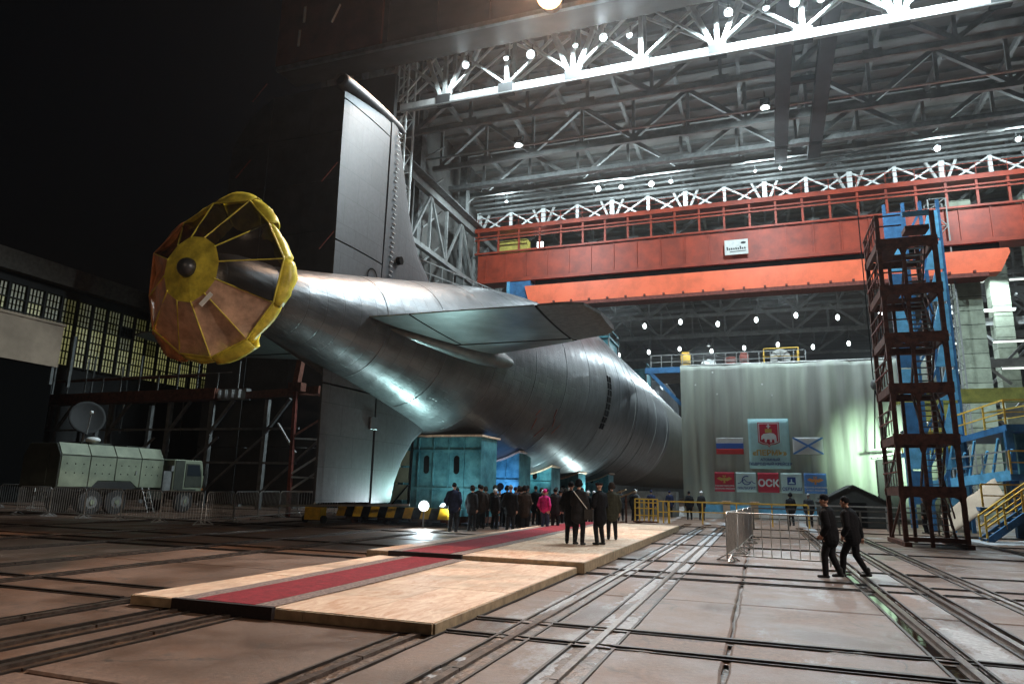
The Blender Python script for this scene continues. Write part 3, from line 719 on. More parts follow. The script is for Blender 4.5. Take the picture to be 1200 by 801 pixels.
# ================================================================== CRADLES
def cradle(y, wd, label, blue=False, cap=4.35):
    base = .75; t = thing('cradle', label, 'cradle', (AX, y, 0), 0, 'teal cradles under the hull')
    r = hull_rs(y)+.12; zc = axis_z(y); mt = 'teal'; ln = 2.2
    hw = wd/2
    def top(x): return min(zc-math.sqrt(max(.01, r*r-x*x)), cap)
    # end plates: saddle outline
    for yy in (y, y+ln):
        n = 14; pts = [(AX-hw, base)]+[(AX-hw+wd*k/n, top(-hw+wd*k/n)) for k in range(n+1)]+[(AX+hw, base)]
        pl = prism('end_plate', pts, 1, yy-.03, yy+.03, mt, t)
        if yy == y:
            for k in range(n//2+1):
                x = -hw+wd*k/(n//2)
                if x < hw: bar('stiffener', (AX+x, yy-.09, base), (AX+x, yy-.09, top(x)-.05), .04, .12, mt, pl)
            for fz in ((3.62, 1.75) if cap > 4 else (2.3,)): bar('flange', (AX-hw, yy-.1, fz), (AX+hw, yy-.1, fz), .14, .06, mt, pl, up=(0, 1, 0))
            hl = [(0, 2.95), (1.68, 2.95), (-1.68, 2.95)] if not blue else [(-.4, 1.7), (.6, 1.7), (1.6, 1.7), (-1.6, 1.7)]
            for hx, hz in hl:
                if abs(hx) > hw-.4: continue
                q = [(AX+hx+.16*math.cos(a)*(1.4 if blue else 1), hz+(.25 if blue else (.28 if math.sin(a) > 0 else -.28)+.0)+.18*math.sin(a)*(1.2 if blue else 1)) for a in [2*math.pi*k/16 for k in range(16)]]
                prism('oval_hole', q, 1, yy-.045, yy-.032, 'gap', pl)
    for s in (-1, 1):
        pts = [(y, base), (y+ln, base), (y+ln, top(hw)), (y, top(hw))]
        prism('side_plate', pts, 0, AX+s*hw-.03, AX+s*hw+.03, mt, t)
    # saddle lining
    n = 16; vs = []
    for k in range(n+1):
        x = -hw-.15+(wd+.3)*k/n
        for yy in (y-.2, y+ln+.2):
            vs.append((AX+x, yy, top(x)+.005)); vs.append((AX+x, yy, top(x)+.1))
    fs = []
    for k in range(n): a = 4*k; fs += [(a, a+2, a+6, a+4), (a+1, a+3, a+7, a+5), (a, a+1, a+5, a+4), (a+2, a+3, a+7, a+6)]
    fs += [(0, 1, 3, 2), (4*n, 4*n+1, 4*n+3, 4*n+2)]
    mesh('saddle_lining', vs, fs, 'wood', t)
    box('base_beam', (AX-hw-1.2, y-.25, .45), (AX+hw+.3, y+ln+.25, base), 'teal', t)
    for sx in (-hw-.6, -hw+1.2, hw-1.2, hw-.1):
        b = box('bogie', (AX+sx-.5, y-.1, .18), (AX+sx+.5, y+ln+.1, .46), 'rust', t)
        for yy in (y+.25, y+ln-.25):
            rod('wheel', (AX+sx-.09, yy, .2), (AX+sx+.09, yy, .2), .2, 'rust', b, kind='disc')
    return t
cradle(32, 5.9, 'first teal cradle under the stern, oval holes in its wide end plate')
cradle(38.6, 5.4, 'second cradle from the stern, blue-lit end plate with round holes', True, 3.95)
cradle(45, 5.6, 'third cradle from the stern, broad and low behind the crowd', False, 3.5)
cradle(52.5, 5.6, 'fourth cradle from the stern, behind the men in dark coats', True, 3.3)
cradle(62, 6.4, 'farthest cradle, mostly hidden beyond the platform end')
t = thing('trolley_frame', 'low transport trolley with yellow and black striped beam beneath the lower rudder', 'trolley', (-18.0, 30, 0))
for i in range(13):
    x = -19.8+i*.46
    prism('stripe_block', [(x, .35), (x+.46, .35), (x+.6, .85), (x+.14, .85)], 1, 29.9, 30.2, 'stripey' if i % 2 == 0 else 'gap', t)
box('deck_plate', (-19.6, 30.2, .5), (-13.3, 31.6, .82), 'teal', t)
bar('tow_bar', (-22.6, 29.0, .75), (-15.6, 29.6, .98), .1, .1, 'steel', t)
for x in (-19.1, -17.3, -15.4, -13.9):
    b = box('bogie', (x-.4, 30.3, .2), (x+.4, 31.5, .48), 'rust', t)
    for yy in (30.5, 31.3): rod('wheel', (x-.1, yy, .2), (x+.1, yy, .2), .2, 'rust', b, kind='disc')
for zc_ in (1.55, 2.4, 3.25):
    box('frame_plate', (-17.5, 31.45, zc_-.38), (-16.75, 31.6, zc_+.36), 'olive', t)
bar('frame_post', (-16.68, 31.5, .9), (-16.62, 31.5, 4.2), .1, .1, 'gap', t); bar('frame_post', (-17.6, 31.5, .9), (-17.1, 31.5, 4.1), .1, .1, 'olive', t)
bar('frame_brace', (-17.6, 31.42, .9), (-16.7, 31.42, 1.9), .06, .06, 'gap', t)
t = thing('pallet_jack', 'yellow painted jack standing beside the lower rudder foot', 'jack', (-20.6, 29.2, 0))
box('housing', (-21.0, 29.0, .15), (-20.1, 29.5, .75), 'stripey', t); rod('ram', (-20.6, 29.25, .75), (-20.6, 29.25, 1.05), .12, 'steel', t)
rod('wheel', (-21.15, 29.2, .18), (-21.0, 29.2, .18), .18, 'rubber', t, kind='disc'); rod('wheel', (-20.1, 29.2, .18), (-19.95, 29.2, .18), .18, 'rubber', t, kind='disc')
# scaffold cabins on the deck
for (y0, y1, z0, z1, lab) in ((70, 75, 15.4, 18.3, 'teal scaffold box on the hull top just beyond the stabilizer tip'), (96, 101, 15.6, 19.2, 'smaller teal scaffold box farther along the hull top')):
    t = thing('scaffold_box', lab, 'scaffold', (AX, y0, z0))
    box('panel', (-17.2, y0, z0+.9), (-14.4, y1, z1-.6), 'teal', t); box('roof', (-17.4, y0-.2, z1-.59), (-14.2, y1+.2, z1-.4), 'teal', t)
    for x in (-17.3, -14.3):
        for yy in (y0-.1, y1+.1): bar('post', (x, yy, z0-.6), (x, yy, z1-.6), .15, .15, 'steeld', t)
    bar('handrail', (-14.2, y0, z1+.4), (-14.2, y1, z1+.4), .08, .08, 'teal', t)
    for yy in (y0, y1): bar('rail_post', (-14.2, yy, z1-.4), (-14.2, yy, z1+.4), .06, .06, 'teal', t)

# ================================================================== HALL
hall = thing('assembly_hall', 'vast open-fronted shipyard hall with grey trussed roof behind the submarine', 'hall', (0, 42, 0))
box('left_wall', (-34.6, 45, -.2), (-34.0, 236, 44), 'wall', hall)
box('end_wall', (-34.5, 235, -.2), (60, 235.6, 44), 'wall', hall)
box('right_wall', (62, 45, -.2), (62.6, 236, 44), 'wall', hall)
for i in range(15):
    y0 = 40.6+i*13; box('roof_panel', (-34.5, y0+.05, 43.4), (62, y0+12.95, 43.9), 'deck', hall)
lt = box('facade_lintel', (-33.5, 38.3, 32.9), (60, 40.4, 47), 'lintel', hall)
for k in range(24): bar('cladding_rib', (-32+k*4, 38.22, 33), (-32+k*4, 38.22, 46.9), .12, .12, 'lintel', lt)
bar('lintel_flange', (-33.5, 38.1, 32.95), (60, 38.1, 32.95), .3, .35, 'steeld', lt)
box('left_corner_cladding', (-33.6, 38.0, 33.2), (-24.4, 38.25, 40.5), 'redclad', lt)
for (x, z, a) in ((-31.6, 35.2, .0), (-31.3, 37.2, 0), (-28.4, 36.6, .7)):
    bar('vent_strip', (x-.5*math.sin(a), 37.95, z-.7), (x+.5*math.sin(a), 37.95, z+.7), .18, .06, 'white', lt)
# giant open door leaf to the left
door = thing('door_leaf', 'towering dark sliding door leaf left of the hall mouth', 'door', (-32, 40.8, 0))
for i in range(4):
    for j in range(8):
        x0 = -39.6+i*3.75; z0 = .3+j*4.05
        pts = [(x0+.03, z0), (x0+3.72, z0), (x0+3.72, z0+4.0), (x0+.03, z0+4.0)]
        if i == 0 and j == 7: pts = [(x0+.03, z0), (x0+3.72, z0), (x0+3.72, z0+4.0), (x0+1.6, z0+2.6)]
        prism('door_panel', pts, 1, 40.8+(i % 2)*.06, 41.3, 'darkwall', door)
for (x, z) in ((-37.5, 26.4), (-29.3, 25.0), (-29.0, 19.6), (-29.1, 12.9), (-36.7, 33)):
    bar('stair_rail', (x-.8, 40.2, z-.8), (x+.5, 40.2, z+.6), .07, .07, 'rustred', door)
# lattice mast at the left jamb
def lattice(label, x0, x1, y0, y1, z0, z1, mt, step, cat='mast', nm='lattice_mast', wd=.12):
    t = thing(nm, label, cat, ((x0+x1)/2, (y0+y1)/2, z0))
    for x in (x0, x1):
        for y in (y0, y1): bar('leg', (x, y, z0), (x, y, z1), wd, wd, mt, t)
    z = z0; s = 0
    while z < z1-step*.5:
        e = min(z+step, z1)
        for y in (y0, y1):
            bar('lattice_bar', (x0, y, z if s else e), (x1, y, e if s else z), wd*.6, wd*.6, mt, t)
            bar('lattice_tie', (x0, y, e), (x1, y, e), wd*.5, wd*.5, mt, t)
        s = 1-s; z = e
    return t
lattice('white lattice jamb mast right beside the tip of the upper rudder', -25.3, -24.2, 42, 43.2, 0, 36, 'white', 1.5)
lattice('tall grey lattice mast in front of the pale concrete column', 16.6, 18.1, 71.2, 72.6, 0, 30, 'truss', 1.7)
# ---- trusses
def truss(y, z0, z1, x0, x1, step, mt, wd=.34, ch=.55, double=False, off=0, tie=True):
    t = bpy.data.objects.new('roof_truss', None); link(t, hall, Matrix.Translation(((x0+x1)/2, y, z0)))
    bar('lower_chord', (x0, y, z0), (x1, y, z0), ch*.8, ch, mt, t)
    bar('upper_chord', (x0, y, z1), (x1, y, z1), ch*.8, ch, mt, t)
    x = x0+off; i = 0
    while x <= x1+.01:
        bar('post', (x, y, z0+.2), (x, y, z1-.2), wd*.7, wd*.7, mt, t)
        if x+step <= x1+.01:
            a, b = ((x, y, z0+.2), (x+step, y, z1-.2)) if i % 2 == 0 else ((x, y, z1-.2), (x+step, y, z0+.2))
            bar('diagonal', a, b, wd, wd, mt, t)
        if i % 2 == 1:
            box('gusset', (x-.7, y-.25, z0-.34), (x+.7, y+.25, z0+.55), mt, t)
        x += step; i += 1
    return t
# portal truss, white, with the floodlights: fans rising from thick nodes
t = bpy.data.objects.new('portal_truss', None); link(t, hall, Matrix.Translation((0, 42, 30.2)))
for yy, zo in ((42.0, 0), (43.6, 1.15)):
    x = -25.0; nodes = [-25.2, -21, -16, -11, -6.2, -1.2, 4, 9.4, 14.6, 20, 25, 30, 36]
    for a, b in zip(nodes[:-1], nodes[1:]):
        bar('lower_chord', (a+.55, yy, 30.3+zo), (b-.55, yy, 30.3+zo), .5, .5 if yy < 43 else .3, 'chord', t)
    for i, x in enumerate(nodes):
        box('gusset', (x-.56, yy-.3, 29.9+zo), (x+.56, yy+.3, 30.72+zo), 'darkwall' if yy < 43 else 'truss', t)
        bar('post', (x, yy, 30.6+zo), (x, yy, 36.4), .3, .3, 'chord' if yy < 43 else 'truss', t)
        big = i % 2 == 1
        for dx in ((-2.4, 2.4) if big else ()):
            bar('steep_diagonal', (x+dx*.12, yy, 30.7+zo), (x+dx, yy, 36.4), .3, .3, 'white', t)
        if i+1 < len(nodes):
            x2 = nodes[i+1]
            bar('diagonal', (x, yy, 30.7+zo), (x2, yy, 35.2), .16, .16, 'white', t)
            bar('diagonal', (x2, yy, 30.7+zo), (x, yy, 35.2), .16, .16, 'white', t)
bar('upper_chord', (-25, 42, 36.5), (36, 42, 36.5), .5, .5, 'white', t)
bar('catwalk_edge', (-25, 41.4, 29.7), (36, 41.4, 29.7), .14, .1, 'steel', t)
# light truss above the crane
t = bpy.data.objects.new('light_truss', None); link(t, hall, Matrix.Translation((0, 79, 33)))
i = 0; x = -33
bar('lower_chord', (-33, 78, 33.9), (40, 78, 33.9), .5, .5, 'white', t); bar('upper_chord', (-33, 78, 37.2), (40, 78, 37.2), .3, .3, 'truss', t)
while x < 40:
    if i % 2 == 0:
        for dx in (-1.5, 1.5): bar('fan_strut', (x+dx*.1, 78, 34), (x+dx, 78, 37.1), .26, .26, 'chord', t)
        bar('post', (x, 78, 34), (x, 78, 37.1), .5, .5, 'white', t)
    else: bar('post', (x, 78, 34), (x, 78, 37.1), .35, .35, 'white', t)
    bar('diagonal', (x, 78, 34), (x+4.4, 78, 36.8), .17, .17, 'white', t); bar('diagonal', (x+4.4, 78, 34), (x, 78, 36.8), .17, .17, 'white', t)
    x += 4.4; i += 1
for y, st, of in ((50, 6, 0), (57, 6, 2), (65, 5.5, 1), (73, 6, 3), (86, 6, 2), (94, 6, 0)):
    truss(y, 37.4, 42.3, -33.5, 40, st, 'truss', wd=.42, ch=.5, off=of)
for y, st in ((106, 6), (120, 6), (136, 7), (155, 7), (180, 8)):
    truss(y, 36.2, 42.3, -33.5, 48, st, 'truss', wd=.5, ch=.6)
# lengthwise members between trusses
for x in (-30, -24, -18, -12, -6, 0, 6, 12, 18, 24, 30):
    bar('purlin_girder', (x, 44, 42.6), (x, 200, 42.6), .35, .5, 'truss', hall)
    for (a, b) in ((50, 57), (57, 65), (65, 73), (73, 86), (86, 94)):
        bar('sway_brace', (x, a, 37.6), (x, b, 42.2), .2, .2, 'truss', hall)
for k in range(46): bar('purlin', (-34, 44.5+k*2.4, 43.15), (60, 44.5+k*2.4, 43.15), .16, .34, 'truss', hall)
for k in range(5): bar('service_pipe', (-33, 75+k*.9, 37.6-.25*k), (40, 75+k*.9, 37.7-.25*k), .2, .2, 'steeld', hall)
bar('cable_tray', (-33, 68.5, 36.4), (40, 68.5, 36.4), .7, .5, 'steeld', hall)
bar('cable_tray', (-33, 62.0, 37.0), (40, 62.0, 37.0), .25, .12, 'steel', hall)
# two dark monorail girders crossing beneath the roof
for x in (3.4, 6.6):
    bar('monorail_girder', (x, 45.5, 36.6), (x+.4, 72, 36.6), 1.2, .9, 'darkwall', hall)
bar('monorail_tie', (3.8, 58, 36.9), (6.6, 58, 36.9), .5, .5, 'darkwall', hall)
# left runway truss
t = bpy.data.objects.new('runway_truss', None); link(t, hall, Matrix.Translation((-31, 45, 25)))
bar('lower_chord', (-31, 44, 25.5), (-31, 110, 25.5), .5, .5, 'truss', t); bar('upper_chord', (-31, 44, 32), (-31, 110, 32), .6, .9, 'truss', t)
bar('walkway', (-30.4, 44, 32.4), (-30.4, 110, 32.4), 1.2, .1, 'steeld', t)
y = 44; i = 0
while y < 108:
    bar('post', (-31, y, 25.6), (-31, y, 31.8), .28, .28, 'truss', t)
    bar('diagonal', (-31, y, 25.6 if i % 2 else 31.8), (-31, y+4, 31.8 if i % 2 else 25.6), .24, .24, 'truss', t)
    y += 4; i += 1
for y in (48, 60, 72, 84, 100, 118, 140):                      # left wall columns
    bar('wall_column', (-32.6, y, 0), (-32.6, y, 42), .9, 1.1, 'steeld', hall)
    for z in range(0, 40, 4):
        bar('column_brace', (-32.2, y, z), (-32.2, y+5, z+4), .15, .15, 'truss', hall)
for z in (4, 9, 14, 19): bar('wall_girt', (-33.6, 46, z), (-33.6, 200, z), .3, .3, 'steeld', hall)
# right bays: concrete columns, beams lit from lamps behind
def column(x, y, h, label):
    t = thing('concrete_column', label, 'column', (x, y, 0))
    z = 0; k = 0
    while z < h: 
        box('concrete_block', (x-1, y-1, z+.02), (x+1, y+1, min(z+1.32, h)), 'conc2', t); z += 1.36
    box('core', (x-.96, y-.96, 0), (x+.96, y+.96, h), 'darkwall', t)
column(19.4, 73.2, 30, 'pale green concrete column under the right end of the red crane')
column(25.6, 73.2, 30, 'pale concrete column cut by the right edge of the picture')
column(30, 100, 36, 'farther concrete column seen between lit bays at right')
for y, z in ((96, 12), (96, 18), (100, 24), (104, 29), (110, 15), (112, 21), (118, 26), (124, 33), (90, 35)):
    bar('bay_beam', (22, y, z), (60, y, z), .6, 1.0, 'truss', hall)
    x = 23
    i = 0
    while x < 58:
        bar('bay_brace', (x, y, z+.4), (x+3, y, z+3.6 if i % 2 == 0 else z-2.6), .3, .3, 'truss', hall); x += 3; i += 1
n = 0
for r_, (y, z) in enumerate(((92, 13.6), (94, 17.0), (96, 20.6), (99, 25.2), (104, 30.5))):
    for q_, x in enumerate((24.5, 29.5, 34.5, 39.5)):
        t = thing('tube_lamp', 'white tube lamp, %s from left in the %s row of the right bay' % (('first', 'second', 'third', 'fourth')[q_], ('lowest', 'second-lowest', 'middle', 'second-highest', 'highest')[r_]), 'lamp', (x, y, z), 0, 'tube lamps in the right hand bay')
        box('housing', (x-1.9, y-.15, z+.08), (x+1.9, y+.15, z+.25), 'white', t); box('tube', (x-1.8, y-.12, z-.1), (x+1.8, y+.12, z+.075), 'strip', t)
# ---- hall and portal lamps
ORD = 'first second third fourth fifth sixth seventh eighth ninth tenth eleventh twelfth'.split()
FL = [(-19.1, 32.7), (-15.9, 32.6), (-14.0, 32.5), (-10.7, 32.5), (-8.7, 32.7), (-6.9, 32.5), (-.4, 32.7), (1.9, 32.5), (3.6, 32.5), (5.1, 32.3), (8.5, 32.5), (11.5, 32.5)]
def reflector(L, d, r, mt, parent, depth=.5):                  # round bowl with a lamp bulb in it
    R, m, l = frame(L-d*depth*r, L+d*depth*r); vs = []; fs = []
    for k in range(18): a = 2*math.pi*k/18; vs.append((r*math.cos(a), r*math.sin(a), depth*r)); 
    for k in range(18): a = 2*math.pi*k/18; vs.append((.35*r*math.cos(a), .35*r*math.sin(a), -depth*r))
    fs = [(k, (k+1) % 18, 18+(k+1) % 18, 18+k) for k in range(18)]+[tuple(range(18, 36))]
    if not _bowl: _bowl.append(None)
    o = mesh('reflector', vs, fs, 'bowl', parent, True, base=Matrix.Translation(m) @ R); ball('bulb', L-d*.1*r, r*.5, mt, parent); return o
_bowl = []
def flood(loc, label, group, cat='floodlight', r=.28, mt='lampw', nm='floodlight', to=(0, -1, -.5)):
    t = thing(nm, label, cat, loc, 0, group)
    d = Vector(to).normalized(); L = Vector(loc)
    bar('housing', L-d*.1, L-d*.4, r*2.2, r*1.5, 'darkwall', t); reflector(L+d*.1, d, r*1.15, mt, t)
    bar('visor', L+d*.0+Vector((0, 0, r*.72)), L+d*.25+Vector((0, 0, r*.74)), r*2.2, .03, 'darkwall', t)
    bar('yoke', L-d*.3+Vector((0, 0, r)), L-d*.3+Vector((0, 0, r+.6)), .06, .06, 'steeld', t)
    return t
for i, (x, z) in enumerate(FL):
    t = flood((x, 41.6, z), '%s white floodlight from the left in the row along the portal truss' % ORD[i], 'floodlights along the portal truss', r=(.24, .17, .26, .16, .23, .18)[i % 6])
    spot_light(t, (x, 40.6, z+.1), (x+1.2, 38.0, z-10), 1800 if i < 2 else 4000 if i < 4 else 7500, 168, COOL, .3, .35)
for i, (x, z) in enumerate(((-27.75, 36.55), (-16.2, 36.7), (-13.5, 36.6), (-10, 36.5), (-7.8, 36.5), (1.25, 36.5), (3.8, 36.5), (18.6, 36.5), (25.5, 36.4))):
    t = flood((x, 74, z), '%s lamp from the left hanging beneath the roof above the red crane' % ORD[i], 'roof lamps above the red crane', r=(.13, .24, .2, .26, .17, .12)[i % 6])
    point_light(t, (x, 73.6, z-.3), 900, COOL, .4)
for i in range(9):
    for j in range(3):
        x = -28+i*6.6+(j % 2)*2.5; y = 104+j*22
        t = thing('pendant_lamp', '%s pendant lamp from the left in the %s row below the far roof trusses' % (ORD[i], ('nearest', 'middle', 'farthest')[j]), 'lamp', (x, y, 33), 0, 'pendant lamps far inside the hall')
        z = 32.5-j*.6+((i*7) % 3)*.4
        ball('globe', (x, y, z), (.32, .32, .5), 'lampw2', t); rod('rod', (x, y, z+.4), (x, y, 36.2), .04, 'steeld', t)
for i, (x, y, z, p) in enumerate(((-20, 100, 31, 9000), (4, 100, 31, 9000), (28, 96, 30, 4500), (-8, 135, 30, 14000), (24, 130, 28, 14000), (-20, 56, 34, 5500), (2, 56, 34, 5500), (22, 60, 34, 4500), (42, 100, 10, 2500))):
    t = flood((x, y, z), 'high bay lamp, %s' % ('far left, beyond the red crane', 'beyond the middle of the red crane', 'beyond the right end of the crane', 'deep in the hall, left of centre', 'deep in the hall, to the right', 'near left before the crane, added to light it', 'near middle before the crane, added to light it', 'near right before the crane, added to light it', 'low in the right hand bay')[i], 'high bay lamps', r=.35, mt='lampw2', nm='high_bay_lamp', cat='lamp', to=(0, 0, -1))
    spot_light(t, (x, y, z-.6), (x, y, 0) if y > 62 else (x, 72, 17), p*1.7 if y > 62 else p*2.4, 172 if y > 62 else 150, COOL, .5, .3)  # near lamps are added fill, aimed sideways at the crane front
# sodium lamp on the facade
t = thing('sodium_lamp', 'single orange sodium lamp on the dark facade at the top of the picture', 'lamp', (-11.35, 37.8, 33.3))
reflector(Vector((-11.35, 37.2, 33.2)), Vector((.25, -.9, -.35)).normalized(), .85, 'lampo', t, .35); rod('housing', (-11.35, 37.61, 33.25), (-11.35, 38.0, 33.5), 0.76, 'darkwall', t, kind='disc')
bar('bracket', (-11.35, 38.0, 33.6), (-11.35, 38.25, 33.6), .3, .3, 'steeld', t)
point_light(t, (-11.35, 36.2, 33.6), 650, (1, .42, .18), .2)
spot_light(t, (-11.35, 37.0, 33.1), (-8, 12, 0), 66000, 70, (1, .6, .36), .5, .8)
# mast floodlights standing behind the photographer light the apron and the near faces
for i, (x, y, z, tx, ty, tz, p, dg, c) in enumerate(((27, 8, 18, -6, 14, 0, 20000, 48, (1, .84, .7)), (30, 8, 16, -16, 30, 9, 3600, 60, (.9, .93, 1)), (-4, -20, 16, -16, 17, 6, 4200, 50, (1, .72, .5)))):
    t = thing('light_mast', ('yard light mast behind the camera to the right', 'yard light mast right of the picture facing the rudder', 'yard light mast straight behind the camera')[i], 'light mast', (x, y, 0))
    rod('pole', (x, y, 0), (x, y, z+.3), .16, 'steel', t)
    d = (Vector((tx, ty, tz))-Vector((x, y, z))).normalized(); L = Vector((x, y, z))
    rod('lamp_head', L+d*.2, L+d*.6, .35, 'darkwall', t, kind='disc'); rod('lens', L+d*.605, L+d*.62, .3, 'lampw', t, kind='disc')
    spot_light(t, L+d*.8, (tx, ty, tz), p, dg, c, .3, .7)

# ================================================================== CRANE
cr_ = thing('bridge_crane', 'red overhead bridge crane spanning the hall above the curtain', 'crane', (0, 72, 25))
X0, X1 = -30.6, 34
box('top_flange', (X0, 71.0, 31.55), (X1, 73, 32.05), 'red', cr_)
for z in (31.0, 30.6): bar('top_rail', (X0, 71.1, z), (X1, 71.1, z), .1, .16, 'red', cr_)
box('web_plate', (X0+.3, 71.5, 25.6), (X1, 72.5, 28.85), 'red', cr_)
box('bottom_flange', (X0+.6, 70.9, 25.15), (X1, 73.1, 25.55), 'red', cr_)
bar('band_rail', (X0, 71.3, 28.95), (X1, 71.3, 28.95), .3, .2, 'red', cr_)
for h_ in (.55, 1.1): bar('top_handrail', (X0, 70.95, 32.05+h_), (X1, 70.95, 32.05+h_), .05, .05, 'red', cr_)
x = X0+.4
while x < X1:
    bar('handrail_post', (x, 70.95, 32.05), (x, 70.95, 33.2), .05, .05, 'red', cr_)
    bar('post', (x, 71.3, 28.9), (x, 71.3, 31.6), .22, .22, 'red', cr_)
    bar('web_stiffener', (x+.9, 71.44, 25.6), (x+.9, 71.44, 28.8), .12, .12, 'red', cr_); x += 2.55
pts = [(-24.0, 24.3), (-23.4, 22.1), (21.6, 22.1), (22.5, 23.9), (22.4, 24.3)]
low = prism('lower_girder', pts, 1, 70.4, 72.0, 'orangep', cr_)
box('shade_strip', (-23.0, 71.3, 24.31), (22, 72.4, 25.14), 'gap', low)  # black box paints the shade of the gap above the girder
box('under_flange', (-23.3, 70.2, 21.7), (20.6, 72.2, 22.08), 'rustred', low)
for k in range(22): box('lug', (-22.6+k*2, 70.1, 22.09), (-22.4+k*2, 70.38, 22.3), 'rustred', low)
box('gantry_leg', (-26.1, 71, 3), (-23.5, 73.2, 25.1), 'blue', cr_)
box('leg_flange', (-26.3, 70.8, 3), (-25.95, 73.4, 25.1), 'lightblue', cr_)
sg = box('sign_plate', (-2.2, 70.75, 26.0), (.1, 70.85, 27.6), 'sign', cr_)
def text(s, x, y, z, size, mt, parent, nm='lettering', align='CENTER', bold=0, ext=.006):
    cu = bpy.data.curves.new('txt', 'FONT'); cu.body = s; cu.size = size; cu.align_x = align; cu.extrude = ext; cu.offset = bold
    o = bpy.data.objects.new('txt', cu)
    me = baked(o); me.materials.append(M[mt])
    return link(bpy.data.objects.new(nm, me), parent, Matrix.Translation((x, y, z)) @ Matrix.Rotation(math.radians(90), 4, 'X'))
for k in range(9):
    h_ = (.34, .2, .22, .2, .24, .2, .36, .2, .22)[k]
    bar('letter_stroke', (-2.0+k*.215, 70.73, 26.5+h_/2), (-2.0+k*.215+.13, 70.73, 26.5+h_/2+.02), .02, h_, 'ink', sg)
bar('small_print', (-1.7, 70.73, 26.3), (-.1, 70.73, 26.34), .02, .07, 'ink', sg)
ball('emblem', (-.35, 70.74, 27.22), (.27, .02, .13), 'ink', sg)
cab = box('cabin', (-28.2, 72.7, 29.1), (-24.6, 74, 30.9), 'ochre', cr_); box('lit_port', (-23.3, 72.7, 29.4), (-22.6, 72.8, 30.3), 'lampw2', cr_)
# walkway with handrails sloping beside the hull, left of the crane leg
t = thing('access_walkway', 'grey access walkway with handrails rising behind the rudder to the blue crane leg', 'walkway', (-29, 52, 18))
a, b = Vector((-26, 46, 17.2)), Vector((-26.5, 71, 20.6))
for dz, w_ in ((0, .3), (1.0, .1), (2.0, .1), (3.0, .1)): bar('handrail' if dz else 'stringer', a+Vector((0, 0, dz)), b+Vector((0, 0, dz)), w_, w_, 'truss', t)
for k in range(11):
    p = a.lerp(b, k/10); bar('rail_post', p, p+Vector((0, 0, 3)), .1, .1, 'truss', t)
for k in range(5):
    p = a.lerp(b, k/4+.01); bar('support', (p.x, p.y, 0), p, .3, .3, 'steeld', t)

# ================================================================== CURTAIN WITH FLAGS
cur = thing('curtain', 'tall grey-green canvas curtain closing the hall behind the podium, hung with banners', 'curtain', (3.6, 58, 0))
XC0, XC1, ZT = -5.85, 13.2, 12.3
nx, nz = 190, 26; vs = []; fs = []
def fold(x, z): return .10*math.sin(x*2.1+1.2*math.sin(x*.7))+.07*math.sin(x*5.3+z*.12)+.12*noise.noise((x*.9, z*.14, 5))+.05*noise.noise((x*2.5, z*.5, 2))
for i in range(nx+1):
    for k in range(nz+1):
        x = XC0+(XC1-XC0)*i/nx; z = ZT*k/nz
        vs.append((x, 58.3+fold(x, z), z-(.12*abs(math.sin((x+5.9)*.55))if k == nz else 0)))
for i in range(nx):
    for k in range(nz): a = i*(nz+1)+k; fs.append((a, a+1, a+nz+2, a+nz+1))
cc = mesh('canvas', vs, fs, 'curtain', cur, True); cc.modifiers.new('thick', 'SOLIDIFY').thickness = .03
rod('top_pipe', (XC0, 58.5, ZT+.02), (XC1, 58.5, ZT+.02), .08, 'steel', cur)
for (x, z) in ((-4.6, 10.6), (-3.2, 11.6), (-2.9, 9.8), (.6, 10.5), (1.3, 9.6)): ball('eyelet', (x, 57.98, z), (.07, .03, .07), 'white', cur)
box('doorway', (8.35, 57.75, .1), (9.9, 57.95, 4.6), 'darkwall', cur)
bar('doorway_frame', (8.1, 57.8, 4.75), (10.1, 57.8, 5.15), .08, .12, 'steel', cur)
def cloth(nm, label, cat, x0, x1, z0, z1, mt, group=None, y=57.86):
    t = thing(nm, label, cat, ((x0+x1)/2, y, z0), 0, group)
    o = flatcloth('cloth', x0, x1, z0, z1, mt, t, y); return t
def flatcloth(nm, x0, x1, z0, z1, mt, t, y):
    n, m = 14, 10; vs = []; fs = []
    for i in range(n+1):
        for k in range(m+1):
            x = x0+(x1-x0)*i/n; z = z0+(z1-z0)*k/m; vs.append((x, y+.012*noise.noise((x*1.3, z*1.3, 9)), z))
    for i in range(n):
        for k in range(m): a = i*(m+1)+k; fs.append((a, a+1, a+m+2, a+m+1))
    o = mesh(nm, vs, fs, mt, t, True); o.modifiers.new('thick', 'SOLIDIFY').thickness = .02; return o
def shape(nm, pts, mt, parent, y, th=.02): return prism(nm, pts, 1, y-th, y, mt, parent)
def circ(cx, cz, rx, rz, n=20, a0=0, a1=2*math.pi): return [(cx+rx*math.cos(a0+(a1-a0)*k/n), cz+rz*math.sin(a0+(a1-a0)*k/n)) for k in range(n)]
YF = 57.83
# tricolour
t = thing('flag', 'white, blue and red striped flag left of the big pale banner', 'flag', (-2.1, 57.86, 4.9))
for k, m_ in enumerate(('p_red', 'p_blue', 'p_white')): flatcloth('stripe', -3.13, -1.04, 4.93+k*.435, 4.93+(k+1)*.435-.004, m_, t, 57.86)
